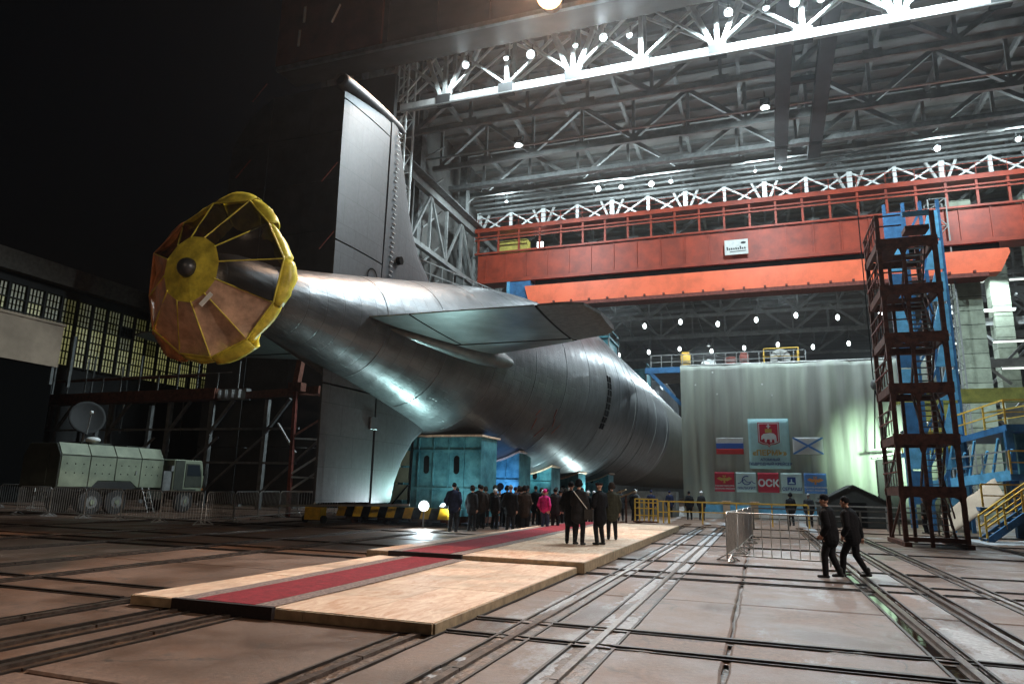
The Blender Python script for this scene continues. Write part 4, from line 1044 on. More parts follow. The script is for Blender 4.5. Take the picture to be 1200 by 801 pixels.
# naval ensign
t = thing('flag', 'white flag with a blue diagonal cross right of the big pale banner', 'flag', (3.7, 57.86, 4.9))
x0, x1, z0, z1 = 2.6, 4.78, 4.95, 6.25
flatcloth('cloth', x0, x1, z0, z1, 'p_white', t, 57.86); d = .13
shape('saltire_arm', [(x0, z0), (x0+d, z0), (x1, z1-d*.7), (x1, z1), (x1-d, z1), (x0, z0+d*.7)], 'p_mid', t, YF)
shape('saltire_arm', [(x1, z0), (x1, z0+d*.7), (x0+d, z1), (x0, z1), (x0, z1-d*.7), (x1-d, z0)], 'p_mid', t, YF-.021)
# big banner
t = thing('banner', 'largest banner, pale cyan with a red shield bearing a white bear', 'banner', (.95, 57.86, 3.8))
c = flatcloth('cloth', -.64, 2.38, 3.82, 7.72, 'p_cyan', t, 57.86)
sh = lambda s, cx=.88, cz=6.5: [(cx-.78*s, cz+.92*s), (cx+.78*s, cz+.92*s), (cx+.78*s, cz-.62*s), (cx+.45*s, cz-.78*s), (cx+.12*s, cz-.82*s), (cx, cz-1.0*s), (cx-.12*s, cz-.82*s), (cx-.45*s, cz-.78*s), (cx-.78*s, cz-.62*s)]
e = shape('shield_rim', sh(1.02), 'p_crimson', t, YF); shape('shield_line', sh(.95), 'p_white', e, YF-.022); shape('shield_field', sh(.87), 'p_crimson', e, YF-.044)
yb = YF-.066
shape('bear', [(.3, 6.1), (.34, 6.38), (.5, 6.52), (.75, 6.56), (1.0, 6.6), (1.25, 6.56), (1.42, 6.4), (1.46, 6.1), (1.44, 5.86), (1.28, 5.84), (1.26, 6.08), (1.12, 6.1), (1.1, 5.88), (.95, 5.88), (.94, 6.1), (.74, 6.1), (.72, 5.88), (.58, 5.88), (.55, 6.16), (.42, 6.12), (.36, 6.04)], 'p_white', e, yb)
shape('book', [(.62, 6.62), (1.12, 6.62), (1.12, 6.92), (.62, 6.92)], 'p_gold', e, yb)
shape('cross_bar', [(.83, 6.95), (.93, 6.95), (.93, 7.28), (.83, 7.28)], 'p_white', e, yb); shape('cross_bar', [(.73, 7.07), (1.03, 7.07), (1.03, 7.16), (.73, 7.16)], 'p_white', e, yb-.021)
text('«ПЕРМЬ»', .88, YF-.01, 4.86, .56, 'p_gold', t, bold=.018); text('АТОМНЫЙ', .9, YF-.01, 4.43, .27, 'p_navy', t, bold=.006); text('ПОДВОДНЫЙ КРЕЙСЕР', .9, YF-.01, 4.1, .27, 'p_navy', t, bold=.006)
def eagle(e, cx, cz, s, mt, y):
    shape('eagle_body', circ(cx, cz, .16*s, .3*s, 14), mt, e, y)
    for q in (-1, 1):
        shape('eagle_wing', [(cx+q*.1*s, cz-.1*s), (cx+q*.35*s, cz-.2*s), (cx+q*.62*s, cz-.05*s), (cx+q*.95*s, cz+.1*s), (cx+q*.8*s, cz+.2*s), (cx+q*.6*s, cz+.32*s), (cx+q*.35*s, cz+.2*s), (cx+q*.1*s, cz+.18*s)][::1], mt, e, y-.0005*q)
        shape('eagle_head', circ(cx+q*.12*s, cz+.42*s, .09*s, .11*s, 10), mt, e, y)
    shape('eagle_tail', [(cx-.16*s, cz-.45*s), (cx+.16*s, cz-.45*s), (cx+.06*s, cz-.2*s), (cx-.06*s, cz-.2*s)], mt, e, y)
def small(i, x0, x1, mt, label):
    t = thing('banner', label, 'banner', ((x0+x1)/2, 57.86, 2), 0, 'row of five small banners'); flatcloth('cloth', x0, x1, 2.0, 3.52, mt, t, 57.86); return t
t = small(0, -3.34, -1.84, 'p_crimson', 'small red banner with a golden eagle, first in the low row'); eagle(t, -2.6, 2.95, .62, 'p_gold', YF)
text('МИНИСТЕРСТВО', -2.6, YF-.01, 2.4, .17, 'p_white', t, bold=.004); text('ОБОРОНЫ РОССИИ', -2.6, YF-.01, 2.18, .16, 'p_white', t, bold=.004)
t = small(1, -1.72, -.22, 'p_pale', 'small white banner with a dark ring and wave line, second in the low row')
ring_ = circ(-.93, 2.9, .36, .36, 22, .35*math.pi, 1.92*math.pi)+circ(-.93, 2.9, .29, .29, 22, .35*math.pi, 1.92*math.pi)[::-1]
shape('ring', ring_, 'p_navy', t, YF)
wl = [(-1.6, 2.66), (-1.45, 2.68), (-1.28, 2.84), (-1.1, 3.0), (-.95, 2.8), (-.75, 2.74), (-.55, 2.84), (-.4, 2.7), (-.28, 2.66)]
for a_, b_ in zip(wl[:-1], wl[1:]): bar('wave', (a_[0], YF-.012, a_[1]), (b_[0], YF-.012, b_[1]), .05, .02, 'p_navy', t, up=(0, 1, 0))
text('МАЛАХИТ', -.95, YF-.01, 2.22, .27, 'p_navy', t, bold=.004)
t = small(2, -.1, 1.45, 'p_crimson', 'small red banner with three white letters, middle of the low row')
text('ОСК', .68, YF-.01, 2.48, .72, 'p_white', t, bold=.03)
t = small(3, 1.58, 3.1, 'p_pale', 'small white banner with a dark blue square emblem, fourth in the low row')
e = shape('emblem', [(2.05, 2.62), (2.65, 2.62), (2.65, 3.2), (2.05, 3.2)], 'p_navy', t, YF)
shape('ship_mark', [(2.12, 2.7), (2.58, 2.7), (2.53, 2.8), (2.4, 2.84), (2.38, 3.06), (2.31, 3.06), (2.29, 2.84), (2.17, 2.8)], 'p_pale', e, YF-.022)
text('СЕВМАШ', 2.35, YF-.01, 2.2, .31, 'p_navy', t, bold=.008)
t = small(4, 3.25, 4.83, 'p_mid', 'small blue banner with a golden eagle, last in the low row'); eagle(t, 4.04, 2.95, .62, 'p_orange', YF)
text('ВОЕННО-МОРСКОЙ', 4.04, YF-.01, 2.4, .17, 'p_white', t, bold=.004); text('ФЛОТ РОССИИ', 4.04, YF-.01, 2.18, .17, 'p_white', t, bold=.004)
# stores on the staging behind the curtain top
st = thing('staging', 'staging deck with handrails behind the top edge of the curtain', 'staging', (-2, 62, 11.5))
box('deck_plate', (-8.5, 60, 12.0), (9, 66, 12.25), 'steeld', st)
for z in (13.0, 13.6): bar('handrail', (-8.5, 60, z), (4, 60, z), .06, .06, 'steel', st)
for k in range(15): bar('rail_post', (-8.5+k*.9, 60, 12.2), (-8.5+k*.9, 60, 13.6), .06, .06, 'steel', st)
bar('raking_strut', (-8.6, 60, 12.1), (-5.95, 60, 9.2), .35, .3, 'blue', st); box('bracket', (-9, 59.8, 12.0), (-5.9, 60.3, 12.5), 'blue', st)
for x in (-5.2, -2, 3, 8): bar('leg', (x, 64, 0), (x, 64, 12), .3, .3, 'steeld', st)
def gas(x, mt, r, h, label):
    t = thing('storage_drum', label, 'drum', (x, 61, 12.25)); rod('body', (x, 61, 12.25), (x, 61, 12.25+h), r, mt, t, kind='disc'); rod('cap', (x, 61, 12.25+h), (x, 61, 12.25+h+.15), r*.8, mt, t, kind='disc'); rod('band', (x, 61, 12.9), (x, 61, 13.0), r*1.03, 'steeld', t, kind='disc')
gas(-5.6, 'yellowp', .42, 1.55, 'orange-yellow drum standing upright on the staging above the curtain')
gas(-1.8, 'rustred', .5, .95, 'red drum on the staging, left of the taller dull red one'); gas(-.7, 'rustred', .38, 1.3, 'taller dull red drum on the staging')
t = thing('white_sheet', 'crumpled white sheet over gear on the staging between drums', 'sheet', (-3.6, 61, 12.25))
bm = bmesh.new(); bmesh.ops.create_icosphere(bm, subdivisions=3, radius=.7)
for v in bm.verts:
    n_ = noise.noise(v.co*2.4); v.co *= 1+.4*n_; v.co.z = max(v.co.z*.8, -.4); v.co += Vector((-3.6, 61, 12.66))
me = bpy.data.meshes.new('sheet'); bm.to_mesh(me); bm.free(); me.materials.append(M['white']); link(bpy.data.objects.new('sheet', me), t, Matrix())
t = thing('cable_reel', 'pale round cable reel caged in yellow rails above the curtain', 'reel', (2.2, 61, 12.25))
rod('drum', (2.2, 60.8, 13.1), (2.2, 61.4, 13.1), .8, 'sign', t, kind='disc'); rod('hub', (2.2, 60.6, 13.1), (2.2, 60.79, 13.1), .25, 'steeld', t, kind='disc')
for k in range(8):
    a = math.pi*k/4; bar('spoke', (2.2+.25*math.cos(a), 60.75, 13.1+.25*math.sin(a)), (2.2+.75*math.cos(a), 60.75, 13.1+.75*math.sin(a)), .05, .04, 'steeld', t, up=(0, 1, 0))
for x in (.9, 3.6):
    for y in (60.4, 61.8): bar('cage_post', (x, y, 12.25), (x, y, 13.9), .08, .08, 'yellowp', t)
for z in (13.2, 13.9): bar('cage_rail', (.9, 60.4, z), (3.6, 60.4, z), .07, .07, 'yellowp', t)
# hook and slings before the curtain
t = thing('lifting_slings', 'hook block with two long slings hanging in front of the curtain doorway', 'slings', (8.6, 56.5, 5.2))
rod('cable', (8.4, 56.5, 10.4), (8.35, 56.5, 24), .04, 'gap', t); ball('hook_block', (8.45, 56.5, 10.0), (.28, .2, .4), 'steeld', t)
for x in (8.1, 9.0): rod('sling', (8.45, 56.5, 9.8), (x, 56.5, 5.3), .045, 'gap', t)
rod('spreader', (7.8, 56.5, 5.2), (9.4, 56.5, 5.3), .08, 'steel', t)

# ================================================================== PEOPLE
def caps(parts, name, mt, parent, base, vox, mats=None, pick=None):
    """parts: (a, b, ra, rb[, flat]) tapered limbs grown together into one continuous skin"""
    bm = bmesh.new()
    for p in parts:
        a, b, ra, rb = Vector(p[0]), Vector(p[1]), p[2], p[3]; fl = p[4] if len(p) > 4 else (1, 1)
        d = b-a; L = d.length or 1e-4; R, m, l = frame(a, b if L > 1e-3 else a+Vector((0, 0, .001)), up=(0, 1, 0) if abs(d.normalized().z) > .3 else (0, 0, 1))
        n = 14; rings = []
        prof = [(-ra, .02), (-ra*.8, .6), (-ra*.4, .92), (0, 1)]
        for t, s in prof: rings.append((t, ra*s))
        for t, s in [(0, 1), (.4, .92), (.8, .6), (1, .02)]: rings.append((L+rb*t, rb*s))
        vs = []
        for z, r in rings:
            vs.append([bm.verts.new(Matrix.Translation(a) @ R @ Vector((r*fl[0]*math.cos(2*math.pi*k/n), r*fl[1]*math.sin(2*math.pi*k/n), z))) for k in range(n)])
        for q in range(len(vs)-1):
            for k in range(n): bm.faces.new((vs[q][k], vs[q][(k+1) % n], vs[q+1][(k+1) % n], vs[q+1][k]))
        bm.faces.new(vs[0][::-1]); bm.faces.new(vs[-1])
    me = bpy.data.meshes.new(name); bm.to_mesh(me); bm.free()
    o = bpy.data.objects.new('tmp', me)
    r = o.modifiers.new('r', 'REMESH'); r.mode = 'VOXEL'; r.voxel_size = vox
    s = o.modifiers.new('s', 'SMOOTH'); s.iterations = 2; s.factor = .5
    m2 = baked(o)
    if name == 'coat':
        sd = random.random()*50
        nv = len(m2.vertices); cs = [0.0]*(3*nv); ns = [0.0]*(3*nv); m2.vertices.foreach_get('co', cs); m2.vertices.foreach_get('normal', ns)
        for i in range(0, 3*nv, 3):
            q = .022*noise.noise((cs[i]*7+sd, cs[i+1]*7, cs[i+2]*4.5))
            cs[i] += ns[i]*q; cs[i+1] += ns[i+1]*q; cs[i+2] += ns[i+2]*q
        m2.vertices.foreach_set('co', cs); m2.update()
    for k in (mats or [mt]): m2.materials.append(M[k])
    if pick: m2.polygons.foreach_set('material_index', [pick(p.center) for p in m2.polygons])
    m2.polygons.foreach_set('use_smooth', [True]*len(m2.polygons))
    return link(bpy.data.objects.new(name, m2), parent, base.copy())
CL = {}
def cloth_col(k, c):
    if k not in CL: CL[k] = 1; M[k] = mat(k, c, .85, 0, .3, 9, .4, 25, spec=.15)
    return k
for k, c in dict(c_black=(.007, .007, .009), c_charcoal=(.02, .02, .023), c_navy=(.015, .02, .05), c_brown=(.028, .02, .016), c_olive=(.04, .042, .03), c_magenta=(.55, .03, .2), c_grey=(.1, .1, .105), c_trouser=(.014, .014, .017), c_jeans=(.04, .055, .1), c_hair=(.02, .014, .01), c_wool=(.2, .2, .2), c_white=(.6, .6, .6), c_blueh=(.03, .05, .12)).items(): cloth_col(k, c)
def person(label, x, y, face, h=1.86, z=0, coat='c_black', length=.78, trousers='c_trouser', hat='knit', hatc='c_black', pose='stand', arms=('down', 'down'), width=1.0, lean=0, head=0, group=None, fine=False, stride=0, hood=False, fur=None):
    """face: heading in degrees, 0 looks along +y (away from the camera)"""
    s = h/1.8; base = TR(x, y, z, math.radians(face)) @ Matrix.Scale(s, 4)
    t = thing('person', label, 'person', (x, y, z), math.radians(face), group)
    V = Vector; st = stride; hipz = .94-.04*abs(st); lz = lean
    hips = [V((-.095, 0, hipz)), V((.095, 0, hipz))]
    chest = V((0, lz*.45, 1.36-.02*abs(lz))); neck = V((0, lz*.62, 1.50-.03*abs(lz))); hd = neck+V((0, .025+lz*.2+head*.03, .165))
    body = []
    feet = []
    for i, sx in enumerate((-1, 1)):
        f = st*(1 if i == 0 else -1)
        foot = V((sx*(.12 if st == 0 else .07), f*.42, .085 if f >= 0 else .11))
        knee = (hips[i]+foot)/2+V((0, .04+.07*abs(st)+(0 if f > 0 else .03), 0)); knee.z = .49
        body += [(hips[i], knee, .105, .078), (knee, knee.lerp(foot, .4), .075, .072), (knee.lerp(foot, .4), foot, .07, .06)]
        feet.append((foot, f))
    body += [(V((0, 0, hipz+.02)), V((0, lz*.2, 1.12)), .125, .12, (1.25, .85)), (V((0, lz*.2, 1.12)), chest, .12, .135, (1.25, .82)), (chest, neck, .05, .052), (neck+V((0, 0, -.04)), neck+V((0, .01, .07)), .054, .05)]
    # head: skull, jaw, nose, ears
    yaw = Matrix.Rotation(math.radians(head*40), 3, 'Z')
    def hp(*p): return hd+yaw @ V(p)
    body += [(hp(0, -.015, .03), hp(0, .012, .035), .083, .083, (.92, 1)), (hp(0, .025, -.045), hp(0, .045, -.07), .058, .045), (hp(0, .085, .012), hp(0, .104, -.022), .012, .015), (hp(-.078, .0, -.005), hp(-.084, -.008, .02), .014, .017), (hp(.078, .0, -.005), hp(.084, -.008, .02), .014, .017)]
    sh = [chest+V((-.165*width, 0, .05)), chest+V((.165*width, 0, .05))]
    el = []; wr = []; hands = []
    for i, sx in enumerate((-1, 1)):
        a = arms[i]
        if a == 'down': e = sh[i]+V((sx*.07, -.02, -.29)); w_ = e+V((sx*.0, .05, -.25))
        elif a == 'swing': e = sh[i]+V((sx*.06, -.1, -.27)); w_ = e+V((0, -.04, -.25))
        elif a == 'fwd': e = sh[i]+V((sx*.05, .08, -.28)); w_ = e+V((-sx*.03, .15, -.2))
        elif a == 'pocket': e = sh[i]+V((sx*.1, -.07, -.27)); w_ = e+V((-sx*.07, .12, -.2))
        elif a == 'clasp': e = sh[i]+V((sx*.08, .0, -.28)); w_ = V((sx*.03, .2, 1.06))+V((0, lz*.2, 0))
        elif a == 'phone': e = sh[i]+V((sx*.06, .12, -.23)); w_ = V((sx*.05, .3, 1.42))
        elif a == 'back': e = sh[i]+V((sx*.09, -.1, -.27)); w_ = V((sx*.03, -.2, 1.02))
        el.append(e); wr.append(w_)
        body += [(sh[i], e, .05, .04), (e, w_, .04, .027)]
        d = (w_-e).normalized(); side = V((-sx, 0, 0)) if abs(d.x) < .8 else V((0, 1, 0)); nrm = d.cross(side).normalized(); side = nrm.cross(d).normalized()
        palm = w_+d*.045
        body.append((w_, palm+d*.03, .027, .036, (1, 1)))
        fr = .0095 if fine else .013
        for q in range(4):
            ro = palm+d*.045+nrm*((q-1.5)*.02); ln = (.062, .072, .068, .052)[q]; mid = ro+d*ln*.5+side*.006; en = mid+d*ln*.38+side*.022
            body += [(ro, mid, fr, fr*.95), (mid, en, fr*.92, fr*.8)]
        th = w_+d*.03+nrm*-.032; body += [(th, th+d*.035+nrm*-.018+side*.012, fr*1.15, fr), (th+d*.035+nrm*-.018+side*.012, th+d*.062+nrm*-.012+side*.028, fr, fr*.85)]
        hands.append(w_)
    def pick(c):
        if c.z > neck.z-.03: return 0
        return 0 if any((c-w_).length < .17 and c.z < w_.z+.02 or (c-w_).length < .05 for w_ in hands) and not (c.z < hipz and abs(c.x) < .14 and abs(c.y) < .12) else 1
    b = caps(body, 'body', None, t, base, .010 if fine else .016, ['skin', trousers], pick)
    for q in (-1, 1): ball('eye', hp(q*.032, .078, .012), .011, 'ink', b, base); ball('brow', hp(q*.033, .082, .034), (.018, .006, .004), 'c_hair', b, base)
    ball('mouth', hp(0, .088, -.048), (.022, .006, .005), 'rustred', b, base)
    # coat
    cz = 1.5-length; ct = [(V((0, 0, max(cz, .62)+.1)), V((0, lz*.2, 1.14)), .185 if length > .7 else .17, .17, (1.22, .95)), (V((0, lz*.2, 1.12)), chest+V((0, 0, .02)), .175, .175, (1.22*width, .9)), (sh[0]+V((-.01, 0, 0)), sh[1]+V((.01, 0, 0)), .075, .075), (chest+V((0, 0, .05)), neck+V((0, 0, .0)), .11, .075), (V((-.0, 0, cz+.12)), V((0, 0, max(cz, .62)+.1)), .185, .185, (1.2, .98))]
    for i in (0, 1): ct += [(sh[i], el[i], .092, .078), (el[i], el[i].lerp(wr[i], .93), .076, .056)]
    if hood: ct += [(neck+V((0, -.06, .0)), hd+V((0, -.05, .02)), .11, .115)]
    c = caps(ct, 'coat', coat, t, base, .014 if fine else .02)
    # collar, boots, hat, hair
    rod('collar', neck+V((0, -.01, -.035)), neck+V((0, .0, .03)), .082, fur or coat, c, base)
    for foot, f in feet:
        tz = -.045 if f >= 0 else -.03
        caps([(foot+V((0, -.045, tz)), foot+V((0, .15, tz-.008 if f >= 0 else tz-.02)), .045, .04, (1, .85)), (foot+V((0, 0, -.02)), foot+V((0, 0, .09)), .052, .055)], 'boot', 'rubber', t, base, .016)
    if hat:
        if hat == 'knit':
            caps([(hp(0, -.02, .055), hp(0, .0, .075), .094, .088)], 'hat', hatc, t, base, .014)
        elif hat == 'cap':
            hh = caps([(hp(0, -.015, .07), hp(0, .0, .085), .098, .09)], 'cap', hatc, t, base, .014); ball('peak', hp(0, .09, .055), (.07, .055, .012), hatc, hh, base)
        elif hat == 'naval':
            hh = rod('cap', hp(0, 0, .06), hp(0, 0, .12), .115, hatc, t, base, 'disc'); rod('cap_band', hp(0, 0, .045), hp(0, 0, .075), .1, 'rustred', hh, base, 'disc'); ball('peak', hp(0, .1, .05), (.06, .05, .008), 'ink', hh, base)
        elif hat == 'fur':
            caps([(hp(0, -.015, .05), hp(0, -.01, .1), .112, .1), (hp(-.09, -.01, .0), hp(-.09, -.01, .05), .035, .04), (hp(.09, -.01, .0), hp(.09, -.01, .05), .035, .04)], 'fur_hat', hatc, t, base, .014)
        elif hat == 'helmet':
            hh = caps([(hp(0, -.012, .06), hp(0, -.002, .075), .11, .102)], 'hard_hat', hatc, t, base, .014); rod('brim', hp(0, 0, .05), hp(0, 0, .058), .125, hatc, hh, base, 'disc')
    else:
        caps([(hp(0, -.03, .05), hp(0, -.015, .062), .09, .08)], 'hair', 'c_hair', t, base, .014)
    return t
P = person
# two walking men at right
P('man in black jacket and cap walking left, nearest the crowd barrier', 1.5, 18.0, 68, 1.87, coat='c_black', length=.78, hat='cap', hatc='c_black', arms=('pocket', 'fwd'), width=1.3, stride=.32, fine=True, lean=.08)
P('man in dark jacket striding left just behind the man in the black cap', 2.02, 18.5, 62, 1.84, coat='c_black', length=.74, hat='knit', hatc='c_black', arms=('pocket', 'swing'), width=1.3, stride=.6, fine=True, lean=.12, trousers='c_black')
# men on the platform
P('broad man in long black coat seen from behind, left in the platform group', -5.5, 21.0, 8, 1.84, z=.25, coat='c_black', length=.95, hat='knit', arms=('pocket', 'down'), width=1.12, fine=True)
P('man in charcoal coat with a pale strap across his back on the platform', -5.2, 20.75, -14, 1.88, z=.25, coat='c_charcoal', length=.86, hat='fur', arms=('fwd', 'fwd'), width=1.12, fine=True)
P('man in olive coat half hidden behind the officer on the platform', -4.75, 23.6, 20, 1.84, z=.25, coat='c_olive', length=.85, hat='fur', hatc='c_brown', arms=('down', 'down'), width=1.1)
a_ = P('man in dark naval coat and peaked cap turned left, right end of the platform group', -4.62, 21.1, 55, 1.85, z=.25, coat='c_black', length=.92, hat='naval', hatc='c_black', arms=('clasp', 'clasp'), width=1.08, fine=True)
# the crowd between platform and cradles
crowd = [(-12.3, 27.3, 5, 2.02, 'c_navy', .75, 'knit', 'c_black', ('pocket', 'pocket'), 1.2, 'bulky man in a navy jacket, nearest to the ground floodlight'),
 (-12.0, 28.6, -10, 1.9, 'c_charcoal', .8, 'fur', 'c_brown', ('down', 'down'), 1.05, 'man in charcoal coat just behind the bulky man in navy'),
 (-12.2, 30.2, 20, 1.95, 'c_brown', .8, 'knit', 'c_brown', ('down', 'pocket'), 1, 'slim person in brown coat in front of the first cradle'),
 (-12.0, 31.4, -20, 1.95, 'c_olive', .75, 'fur', 'c_olive', ('phone', 'down'), 1, 'person in olive jacket raising a phone below the round-holed cradle'),
 (-12.6, 33.6, 0, 1.85, 'c_black', .85, 'knit', 'c_black', ('down', 'down'), 1, 'small dark figure deep in the crowd before the blue-lit cradle'),
 (-11.7, 32.3, 10, 1.95, 'c_black', .8, 'fur', 'c_black', ('pocket', 'pocket'), 1.15, 'man in black with a fur hat left of the man in grey collar'),
 (-11.1, 31.8, -15, 1.92, 'c_navy', .82, 'knit', 'c_navy', ('down', 'down'), 1.05, 'person in navy coat and navy cap at the centre of the crowd'),
 (-9.95, 27.9, 8, 1.98, 'c_black', .8, 'knit', 'c_wool', ('pocket', 'down'), 1.12, 'tall man in black coat with a light grey hat before the red carpet'),
 (-10.2, 30.0, -25, 1.9, 'c_charcoal', .8, 'fur', 'c_brown', ('down', 'down'), 1.05, 'man in charcoal behind the one in the light grey hat'),
 (-9.75, 29.2, 30, 1.95, 'c_brown', .9, 'fur', 'c_black', ('clasp', 'clasp'), 1.05, 'person in brown coat standing left of the magenta jacket'),
 (-8.95, 29.6, -12, 1.85, 'c_magenta', .62, 'knit', 'c_magenta', ('pocket', 'pocket'), 1.05, 'person in a bright magenta jacket and blue trousers'),
 (-8.75, 30.6, 15, 1.9, 'c_charcoal', .8, 'knit', 'c_black', ('down', 'down'), 1, 'person in charcoal just right of the magenta jacket'),
 (-10.55, 37.0, -5, 1.95, 'c_black', .85, 'cap', 'c_black', ('back', 'back'), 1.1, 'man in black peaked cap right of the third cradle'),
 (-9.9, 37.6, 20, 1.95, 'c_navy', .8, 'helmet', 'c_white', ('down', 'down'), 1.1, 'worker in navy jacket with a white hard hat'),
 (-9.5, 38.8, -30, 1.92, 'c_olive', .8, 'fur', 'c_wool', ('pocket', 'down'), 1.05, 'person in olive coat and pale hat behind the white hard hat'),
 (-8.35, 38.2, 10, 1.95, 'c_brown', .85, 'fur', 'c_brown', ('down', 'down'), 1.05, 'person in brown coat at the left shoulder of the platform group'),
 (-8.4, 44.5, 10, 1.95, 'c_charcoal', .85, 'naval', 'c_black', ('clasp', 'clasp'), 1.05, 'distant officer in dark coat and flat cap right of the platform group'),
 (-7.7, 45.4, -20, 1.95, 'c_black', .85, 'fur', 'c_black', ('down', 'down'), 1.05, 'distant person in black behind the yellow gate, left one'),
 (-7.9, 47.3, 20, 1.95, 'c_grey', .8, 'helmet', 'c_white', ('down', 'pocket'), 1.05, 'distant worker in grey with white helmet behind the gate'),
 (-6.8, 46.8, 0, 1.95, 'c_navy', .8, 'knit', 'c_navy', ('down', 'down'), 1.05, 'distant person in navy behind the middle of the gate')]
for (x, y, f, h, c_, ln, hat, hc, ar, wd, lab) in crowd:
    P(lab, x, y, f, h, coat=c_, length=ln, hat=hat, hatc=hc, arms=ar, width=wd, trousers='c_jeans' if c_ == 'c_magenta' else 'c_trouser')
for k in range(21):
    rq = random.Random(k*7+3); x = (-12.9, -12.6, -11.9, -11.4, -10.9, -10.5, -11.6, -12.2, -9.4, -9.9, -11.3, -10.7, -9.2, -8.9, -12.8, -8.9, -8.2, -10.0, -9.3, -8.6, -7.7)[k]; y = (28.9, 30.9, 34.5, 33.6, 33.0, 34.2, 30.4, 35.6, 31.2, 32.4, 35.6, 39.5, 33.0, 36.0, 32.2, 37.5, 40.2, 36.2, 40.8, 42.0, 38.2)[k]
    cc_ = ['c_black', 'c_charcoal', 'c_navy', 'c_olive', 'c_brown'][k % 5]
    lab = ('%s figure in %s with %s, %s' % (('short', 'tall', 'stocky')[k % 3], {'c_black': 'black', 'c_charcoal': 'charcoal', 'c_navy': 'navy', 'c_olive': 'olive', 'c_brown': 'brown'}[cc_], ('a hard hat', 'a knit cap', 'a fur hat')[k % 3] if k % 4 else 'a peaked cap', 'before the first cradle' if x < -12 else 'left of the magenta jacket' if x < -10 else 'right of the magenta jacket' if y < 37 else 'near the platform end'))
    P(lab, x, y, rq.uniform(-40, 40), (1.8, 2.0, 1.88)[k % 3], coat=cc_, length=rq.choice((.72, .8, .9)), hat=('helmet', 'knit', 'fur')[k % 3] if k % 4 else 'cap', hatc=('c_white', 'c_black', 'c_brown')[k % 3] if k % 4 else 'c_black', arms=rq.choice((('down', 'down'), ('pocket', 'pocket'), ('phone', 'down'), ('clasp', 'clasp'))), width=rq.uniform(1.0, 1.2), lean=rq.uniform(-.02, .08), head=rq.uniform(-.7, .7))
far = [(-6.4, 53.5, 10, 'c_navy', 'c_navy', 'knit', 'far figure in navy at the foot of the curtain left edge'),
 (-4.7, 50.6, 10, 'c_black', 'c_black', 'knit', 'far figure in black, left of the pair below the striped flag'),
 (-3.9, 50.8, -15, 'c_charcoal', 'c_white', 'helmet', 'far worker with a white helmet, right of the pair below the striped flag'),
 (1.75, 46.2, 15, 'c_black', 'c_black', 'fur', 'far figure in black walking before the tent, below the dark blue emblem'),
 (2.75, 46.0, -5, 'c_charcoal', 'c_wool', 'knit', 'far figure in grey with a white-banded hat next to the tent'),
 (8.4, 43.5, 60, 'c_brown', 'c_white', 'helmet', 'worker in brown with white helmet behind the stair tower'),
 (9.1, 42.3, 120, 'c_olive', 'c_black', 'knit', 'worker in olive standing at the foot of the blue stair')]
for (x, y, f, c_, hc, hat, lab) in far: P(lab, x, y, f, 1.95, coat=c_, hatc=hc, hat=hat, length=.8, stride=.3 if 'walking' in lab else 0)
# pale bag strap across one back
t = thing('shoulder_strap', 'pale shoulder strap with bag worn by a man on the platform', 'bag', (-5.15, 20.6, 1.2))
bar('strap', (-5.3, 20.53, 1.82), (-4.9, 20.62, 1.3), .045, .02, 'white', t); box('bag', (-4.98, 20.55, 1.0), (-4.72, 20.72, 1.3), 'ink', t)

# ================================================================== CROWD BARRIERS
def make_barrier(label, L, H, mw, group, nb=12, mt='steel'):
    t = bpy.data.objects.new('crowd_barrier', None); link(t, None, mw); tag(t, label, 'barrier', group)
    r = .022; z0 = .2; pts = [(-L/2, 0, .08), (-L/2, 0, H-.12), (-L/2+.12, 0, H), (L/2-.12, 0, H), (L/2, 0, H-.12), (L/2, 0, .08)]
    cu = bpy.data.curves.new('f', 'CURVE'); cu.dimensions = '3D'; cu.bevel_depth = r; cu.bevel_resolution = 1
    sp = cu.splines.new('POLY'); sp.points.add(len(pts)-1)
    for p, q in zip(sp.points, pts): p.co = (*q, 1)
    o = bpy.data.objects.new('f', cu); me = baked(o); me.materials.append(M[mt])
    link(bpy.data.objects.new('frame', me), t, mw.copy())
    rod('bottom_rail', (-L/2, 0, z0), (L/2, 0, z0), r*.9, mt, t, mw)
    for k in range(nb):
        x = -L/2+L*(k+1)/(nb+1); rod('upright', (x, 0, z0), (x, 0, H-.01), .011, mt, t, mw)
    for x in (-L/2+.12, L/2-.12):
        f = bar('foot', (x, -.32, .03), (x, .32, .03), .05, .03, mt, t, mw); bar('foot_brace', (x, -.3, .03), (x, 0, .2), .03, .03, mt, t, mw); bar('foot_brace', (x, .3, .03), (x, 0, .2), .03, .03, mt, t, mw)
    return t
def along(a, b): 
    a, b = Vector((*a, 0)), Vector((*b, 0)); d = b-a; return TR((a.x+b.x)/2, (a.y+b.y)/2, 0, math.atan2(d.y, d.x)), d.length
mw, L = along((-.93, 20.6), (1.62, 19.95))
make_barrier('steel crowd barrier standing side-on in front of the tent, left of the walking men', L, 1.33, mw, 'crowd barriers around the apron', 10)
mw, L = along((-.93, 20.8), (-.76, 23.3)); br0 = make_barrier('nearest of the steel barriers standing end-on in a row, beside the side-on one', L, 1.33, mw, 'crowd barriers around the apron', 14)
names = ['second of the end-on barriers counted from the camera', 'third of the end-on barriers counted from the camera', 'farthest of the end-on barriers, next to the dark gap']
for k, nm in enumerate(names):
    mw, _ = along((-.72+k*.12, 23.4+k*2.65), (-.62+k*.12, 25.95+k*2.65)); dup(br0, mw, nm)
mw, L = along((-35.2, 24.95), (-32.75, 24.8)); b1 = make_barrier('leftmost barrier of the line in front of the truck', L, 1.4, mw, 'crowd barriers around the apron', 14)
